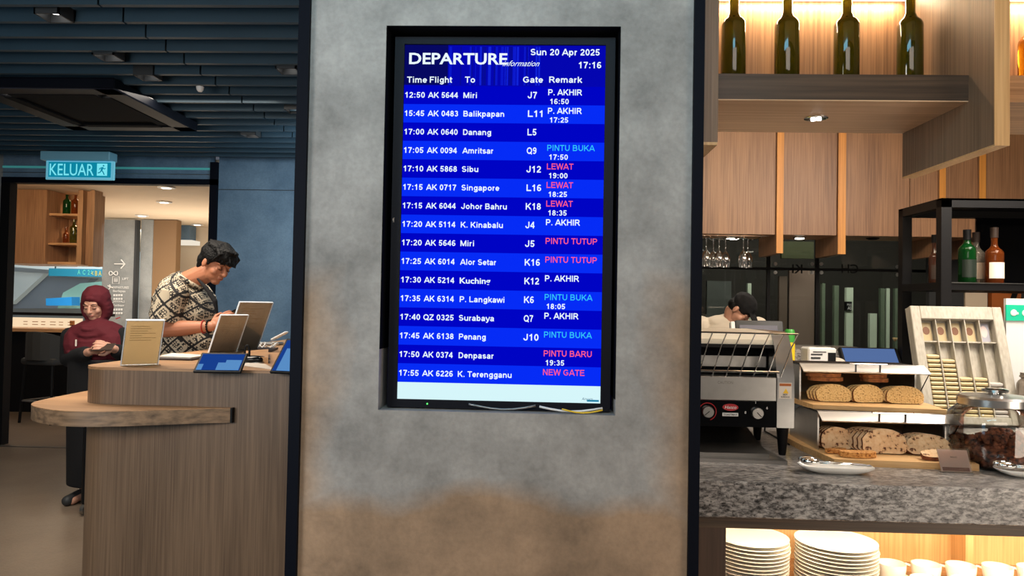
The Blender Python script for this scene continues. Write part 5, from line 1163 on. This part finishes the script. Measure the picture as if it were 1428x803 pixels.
obj('crumb_tray', prism(B(), tq, .9, .912), 'steel_dark', t)
tag(obj('toast_slide_cover', yz_prism(B(), [(2.70, .915), (2.72, .915), (2.95, 1.0), (2.93, 1.0)], .44, .78), 'blackgloss'), 'glossy black slide under the toaster front', 'slide') if False else None

# ---- bread bins
def bin_(lab, x0, x1, yf, yb, z, h, lidtop, rot=-2.0):
    c = Vector(((x0+x1)/2, (yf+yb)/2, z)); t = thing('bread_bin', lab, 'bread bin', c); R_ = T(c) @ RZ(rot) @ T(-c)
    prof = [(yf, z), (yf, z+h), (yf+.15, z+h), (yf+.21, z+h*.95), (yf+.27, z+h*.78), (yf+.31, z+h*.5), (yf+.325, z+h*.2), (yf+.326, z)]
    for xx in (x0, x1-.006):
        bm = yz_prism(B(), prof, xx, xx+.006); bmesh.ops.transform(bm, matrix=R_, verts=bm.verts); obj('side_panel', bm, 'steel', t)
    bm = yz_prism(B(), [(yf+.15, z+h-.003), (yf+.21, z+h*.95), (yf+.27, z+h*.78), (yf+.31, z+h*.5), (yf+.325, z+h*.2), (yf+.326, z), (yf+.320, z), (yf+.319, z+h*.2), (yf+.304, z+h*.48), (yf+.265, z+h*.75), (yf+.208, z+h*.91), (yf+.15, z+h-.008)], x0, x1); bmesh.ops.transform(bm, matrix=R_, verts=bm.verts); obj('back_panel', bm, 'steel', t, smooth=30)
    obj('top_panel', box(B(), x0, x1, yf, yf+.16, z+h-.004, z+h+.003, mtx=R_), 'black', t)
    # raised roll-top lid: shallow curved sheet tipped forward
    lid = [(yf-.05, z+h-.024), (yf-.035, z+h-.014), (yf-.015, z+h-.005), (yf+.004, z+h+.004), (yf+.004, z+h), (yf-.015, z+h-.009), (yf-.035, z+h-.018), (yf-.048, z+h-.028)]
    bm = yz_prism(B(), lid, x0-.0, x1+.03); bmesh.ops.transform(bm, matrix=R_, verts=bm.verts); obj('lid', bm, plain('lid_steel', srgb(200, 200, 200), .38, .9), t, smooth=40)
    xm = (x0+x1)/2+.02
    hb = B()
    for xx in (xm-.045, xm+.045): tube(hb, [R_ @ Vector((xx, yf-.046, z+h-.022)), R_ @ Vector((xx, yf-.046, z+h+.008))], .004, 8)
    box(hb, xm-.07, xm+.07, yf-.052, yf-.040, z+h+.006, z+h+.011, .001, mtx=R_)
    obj('handle', hb, 'chrome', t)
    obj('lid_arm', tube(B(), [R_ @ Vector((x1+.026, yf-.046, z+h-.026)), R_ @ Vector((x1+.004, yf+.0, z+.02))], .002, 6), 'black', t)
    return R_
BZ2 = 1.078
R1 = bin_('lower steel bread bin with open lid on the granite counter', 1.012, 1.458, 2.775, 3.1, .922, .137, 0, -1.5)
R2 = bin_('upper steel bread bin with open lid on a black wire stand', 1.012, 1.452, 2.97, 3.29, BZ2, .140, 0, -1.5)
def boardf(lab, pts, z, h):
    return tag(obj('bread_board', prism(B(), pts, z, z+h), 'board'), lab, 'board')
boardf('lower pale wooden board under the sliced fruit loaf', [(.982, 2.87), (1.005, 2.615), (1.47, 2.585), (1.50, 2.80), (1.50, 3.12), (.982, 3.13)], .9, .022)
boardf('upper pale wooden board under the sliced seeded bread', [(1.0, 3.08), (1.012, 2.835), (1.46, 2.77), (1.485, 2.95), (1.485, 3.31), (1.0, 3.32)], BZ2-.018, .018)
ws = thing('wire_stand', 'black wire stand carrying the upper bread board', 'stand', (1.3, 3.3, .9))
for x in (.972, 1.51):
    obj('side_frame', tube(B(), [(x, 3.05, BZ2-.022), (x, 3.08, .91), (x, 2.98, .904), (x, 3.30, .904), (x, 3.30, BZ2-.022)], .004, 6, True), 'black', ws)
for y in (3.05, 3.30): obj('cross_bar', tube(B(), [(.972, y, BZ2-.022), (1.51, y, BZ2-.022)], .004, 6), 'black', ws)

def slice_bm(w_, h, th, seed, kind=0):
    rr = random.Random(seed); n = 26; pts = []
    for i in range(n):
        a = 2*PI*i/n; x = math.cos(a); z = math.sin(a)
        xx = abs(x)**1.0*(1 if x > 0 else -1); zz = abs(z)**(.95 if z > 0 else .45)*(1 if z > 0 else -1)
        if z < 0: zz = max(zz, -.85)
        pts.append((xx*w_/2*(1+rr.uniform(-.025, .025)), (zz if z > 0 else zz*.8)*h/2*(1+rr.uniform(-.02, .02))))
    zmin = min(p[1] for p in pts); pts = [(x, z-zmin) for x, z in pts]
    bm = prism(B(), pts, -th/2, th/2, mat_side=1, mat_cap=0)
    caps = [f for f in bm.faces if len(f.verts) > 6]
    r_ = bmesh.ops.inset_individual(bm, faces=caps, thickness=.006)
    for f in r_['faces']: f.material_index = 1
    bmesh.ops.transform(bm, matrix=RX(90), verts=bm.verts); return bm
def slice_(lab, x, y, z, w_, h, th=.014, yaw=0, lean=0, mats=('crumb', 'crust'), seed=1, group=None, flat_=False, roll=0):
    bm = slice_bm(w_, h, th, seed); o = obj('bread_slice', bm, list(mats), None, keep=True)
    o.location = (x, y, z); o.rotation_euler = (math.radians(-lean), math.radians(roll), math.radians(yaw))
    tag(o, lab, 'bread', group); return o
zt2 = BZ2+.001
for j, (x, w_, hh, nm, y0) in enumerate(((1.122, .130, .080, 'left', 2.93), (1.25, .118, .082, 'middle', 2.925), (1.383, .136, .080, 'right', 2.915))):
    for k in range(4):
        lab = 'front seeded slice of the %s row in the upper bread bin' % nm if k == 0 else 'seeded slice, %s behind the front one in the %s row of the upper bin' % (ORD[k-1], nm)
        slice_(lab, x-.006*k, y0+.0165*k, zt2, w_, hh*(1-.03*k), .012, 4 if j == 1 else -3, 12, seed=10+j, group='upper bin %s row' % nm)
def flat_slice(lab, x, y, z, w_, h, yaw, mats, seed=2, th=.014, tilt=0):
    bm = slice_bm(w_, h, th, seed); bmesh.ops.transform(bm, matrix=RX(90), verts=bm.verts)
    zm = min(v.co.z for v in bm.verts); bmesh.ops.translate(bm, vec=(0, h/2, -zm), verts=bm.verts)
    o = obj('bread_slice', bm, list(mats), None, keep=True); o.location = (x, y, z); o.rotation_euler = (math.radians(tilt), 0, math.radians(yaw)); tag(o, lab, 'bread'); return o
for i, (lab, x, dz, yaw) in enumerate((('lower of two flat slices on top of the left seeded row', 1.11, 0, 4), ('upper of two flat slices on top of the left seeded row', 1.10, .0155, -2), ('lower of two flat slices on top of the right seeded row', 1.30, 0, 14), ('upper of two flat slices on top of the right seeded row', 1.295, .0155, 22))):
    flat_slice(lab, x, 2.965, zt2+.077+dz, .13 if i < 2 else .10, .09, yaw, ('crumb', 'crust'), 5+i, .014)
zt1 = .9235
rows1 = ((1.085, .118, .094, 4, 'left', 6, 2.80, 2), (1.225, .150, .104, 6, 'middle', 12, 2.73, -6), (1.375, .150, .092, 4, 'right', 30, 2.715, -8))
for x, w_, hh, n, nm, lean, y0, yw in rows1:
    for k in range(n):
        lab = 'front fruit loaf slice of the %s row in the lower bread bin' % nm if k == 0 else 'fruit loaf slice, %s behind the front one in the %s row of the lower bin' % (ORD[k-1], nm)
        slice_(lab, x-.008*k if nm == 'middle' else x-.003*k, y0+.02*k, zt1, w_, hh*(1-.02*k), .013, yw, lean, ('crumb2', 'crust2'), len(nm)*7, group='lower bin %s row' % nm)
flat_slice('flat nut topped slice lying at the left of the lower board', 1.105, 2.655, zt1, .125, .07, 2, ('nuts', 'nuts'), 41, .018)
flat_slice('second nut topped slice behind the flat one on the lower board', 1.055, 2.72, zt1+.001, .08, .04, 20, ('nuts', 'nuts'), 42, .014)
o = slice_('fruit loaf slice fallen forward at the right of the lower board', 1.375, 2.615, zt1+.006, .14, .07, .014, -8, 72, ('crumb2', 'crust2'), 44)

# ---- plates with tongs
def dish(lab, tlab, c, L, wd, yaw):
    m = T(c) @ RZ(yaw); n = 28; bm = B(); rings = []
    for sc, z in ((.55, 0), (.62, .002), (.85, .010), (1.0, .021), (1.0, .024), (.9, .016), (.7, .007), (.0, .006)):
        ring = []
        for i in range(n):
            a = 2*PI*i/n; e_ = .62; x = abs(math.cos(a))**e_*(1 if math.cos(a) > 0 else -1); y = abs(math.sin(a))**e_*(1 if math.sin(a) > 0 else -1)
            ring.append(bm.verts.new(m @ Vector((x*L/2*max(sc, .001), y*wd/2*max(sc, .001), z))))
        rings.append(ring)
    for a, b in zip(rings, rings[1:]):
        for i in range(n): bm.faces.new((a[i], a[(i+1) % n], b[(i+1) % n], b[i]))
    bm.faces.new(rings[0][::-1]); tag(obj('dish', bm, 'white', smooth=50), lab, 'dish')
    q = thing('tongs', tlab, 'tongs', c+Vector((0, 0, .02)))
    for s_ in (-1, 1):
        obj('arm', tube(B(), [m @ Vector((.11, .004*s_, .026)), m @ Vector((.0, .012*s_, .03)), m @ Vector((-.055, .018*s_, .032))], .003, 6), 'chrome', q, smooth=True)
        bm = B(); ell(bm, (0, 0, 0), (.030, .017, .012)); bmesh.ops.transform(bm, matrix=m @ T((-.085, .016*s_, .036)), verts=bm.verts); obj('scoop', bm, 'chrome', q, smooth=True)
dish('white oval dish with steel tongs in front of the bread bins', 'steel tongs resting on the dish before the bread bins', Vector((.965, 2.50, GZ)), .235, .10, -4)
dish('white dish with tongs in front of the fruit jar', 'steel tongs resting on the dish before the fruit jar', Vector((1.60, 2.52, GZ)), .22, .11, -4)
# label card
p = Vector((1.375, 2.545, GZ)); t = thing('label_card', 'small pink white label card on a clear stand before the bread', 'card', p); m = T(p) @ RZ(-4) @ RX(-28)
obj('card', box(B(), -.047, .047, -.001, .001, .003, .078, mtx=m), card('card_pink', srgb(245, 226, 220)), t)
obj('front_pane', box(B(), -.05, .05, -.004, -.003, 0, .082, mtx=m), 'acrylic', t)
obj('maroon_band', box(B(), -.042, .042, -.002, -.001, .006, .018, mtx=m), plain('band_maroon', srgb(96, 34, 44), .6), t)
obj('print', text('BREAD', .005, .02, .005, mtx=m @ T((-.01, -.0022, .05))), 'darkgrey', t)
obj('foot', box(B(), -.05, .05, -.012, .06, 0, .003, mtx=T(p) @ RZ(-4)), 'acrylic', t)
# fruit jar
jc = (W(1384, 640, 2.68).x+.02, 2.70, GZ); t = thing('glass_jar', 'large glass jar with steel lid half full of dried fruit', 'jar', jc)
jr = .148; jh = .205
obj('glass_body', lathe(B(), [(jr*.88, 0), (jr*.98, .01), (jr, .04), (jr, .15), (jr*.97, .18), (jr*.82, .2), (jr*.75, .21), (jr*.74, .215)], jc, 40, cap=False), 'glass', t, smooth=60)
obj('glass_base', lathe(B(), [(jr*.88, .0), (jr*.9, .006)], jc, 40), 'glass', t)
ld = obj('lid', lathe(B(), [(jr*.76, .207), (jr*.79, .209), (jr*.79, .232), (jr*.74, .24), (jr*.3, .247), (jr*.28, .247)], jc, 40), 'steel', t, smooth=35)
obj('lid_knob', lathe(B(), [(.02, .245), (.02, .25), (.04, .254), (.042, .262), (.03, .266)], jc, 24), 'chrome', ld, smooth=40)
fr = B(); rr = random.Random(9)
for i in range(330):
    a = rr.random()*2*PI; q = jr*.88*math.sqrt(rr.random()); z = .015+rr.random()*(.085+.018*math.sin(a*2))
    if q < jr*.55 and z < .075: continue
    ell(fr, (jc[0]+q*math.cos(a), jc[1]+q*math.sin(a), GZ+z), (.016+rr.random()*.008, .013+rr.random()*.007, .010+rr.random()*.005), Matrix.Rotation(rr.random()*6, 3, Vector((rr.random()-.5, rr.random()-.5, rr.random()-.5)).normalized()), sub=1)
lathe(fr, [(jr*.8, .008), (jr*.82, .07)], jc, 20)
tag(obj('dried_fruit', fr, 'fruit', smooth=True, kind='stuff'), 'dark brown dried fruit filling the lower half of the glass jar', 'fruit')
p = Vector((jc[0]-.055, jc[1]-jr*.86, GZ+.15))
# ---- jam rack
JY = 3.55; jl = W(1303, 588, JY); LEAN = 18; JW = .425; JH = .57
jp = Vector((W(1345, 590, JY).x+.045, JY, GZ)); t = thing('portion_rack', 'tilted white wooden rack with honey and jam portions in five lanes', 'rack', jp)
jp.z += .018; m = T(jp) @ RZ(-2) @ RX(-LEAN)
obj('back_board', box(B(), -JW/2, JW/2, .045, .055, 0, JH, mtx=m), 'whitewood', t)
for a in ((-JW/2, -JW/2+.045, 0, JH), (JW/2-.045, JW/2, 0, JH)): obj('side_rail', box(B(), a[0], a[1], 0, .045, a[2], a[3], .003, mtx=m), 'whitewood', t)
obj('top_rail', box(B(), -JW/2+.045, JW/2-.045, 0, .045, JH-.065, JH, .003, mtx=m), 'whitewood', t)
obj('bottom_rail', box(B(), -JW/2+.045, JW/2-.045, 0, .045, 0, .035, .003, mtx=m), 'whitewood', t)
obj('cross_ledge', box(B(), -JW/2+.045, JW/2-.045, .012, .045, JH-.178, JH-.172, mtx=m), 'whitewood', t)
iw = (JW-.09)/5
for i in range(1, 5): obj('lane_divider', box(B(), -JW/2+.045+iw*i-.002, -JW/2+.045+iw*i+.002, .004, .045, .035, JH-.065, mtx=m), 'whitewood', t)
obj('rear_leg', box(B(), -JW/2+.02, -JW/2+.04, 0, .02, 0, .40, mtx=T(jp+Vector((0, .13, -.017))) @ RZ(-2)), 'whitewood', t)
obj('rear_leg', box(B(), JW/2-.04, JW/2-.02, 0, .02, 0, .40, mtx=T(jp+Vector((0, .13, -.017))) @ RZ(-2)), 'whitewood', t)
for i in range(5):
    cx_ = -JW/2+.045+iw*(i+.5)
    cd = obj('lane_card', box(B(), cx_-.026, cx_+.022, .036, .042, JH-.165, JH-.075, mtx=m), plain('lane_card%d' % (i//4), srgb(176, 158, 120) if i < 4 else srgb(150, 150, 160), .5), t)
    obj('card_picture', lathe(B(), [(1, 0), (1, .001)], seg=16, mtx=m @ T((cx_-.002, .036, JH-.115)) @ RX(90) @ Matrix.Diagonal((.016, .02 if i < 4 else .03, 1, 1))), plain('pic%d' % (i//4), srgb(112, 72, 46) if i < 4 else srgb(196, 180, 176), .5), cd)
counts = (14, 13, 9, 9, 8); pproto = {}
lanes = ['leftmost lane', 'second lane', 'middle lane', 'fourth lane', 'rightmost lane']
for i, n in enumerate(counts):
    cx_ = -JW/2+.045+iw*(i+.5); key = 0 if i < 4 else 1
    for k in range(n):
        z = .045+.0215*k
        if key not in pproto:
            bm = B(); box(bm, -.029, .029, -.016, .016, -.007, .007, .003)
            o = obj('portion_tub', bm, 'pkt' if key == 0 else 'pkt2', None, keep=True); pproto[key] = o.data
        else: o = bpy.data.objects.new('portion_tub', pproto[key]); COL.objects.link(o)
        o.matrix_basis = m @ T((cx_, .022, z)) @ RX(24+random.uniform(-2, 2))
        tag(o, ('%s tub, %s from the bottom in the %s of the white rack' % ('honey' if key == 0 else 'silver', ORD[k], lanes[i])), 'tub', 'portions in the '+lanes[i])
# kitchen left return wall, hidden light blockers of the building itself
struct('wall_buffet_left', box(B(), -.15, .30, 2.42, 6.0, 0, CEIL+.1), 'greywall')
struct('wall_rear', box(B(), -8, 5.3, -3.1, -3, 0, CEIL+.2), 'greywall')
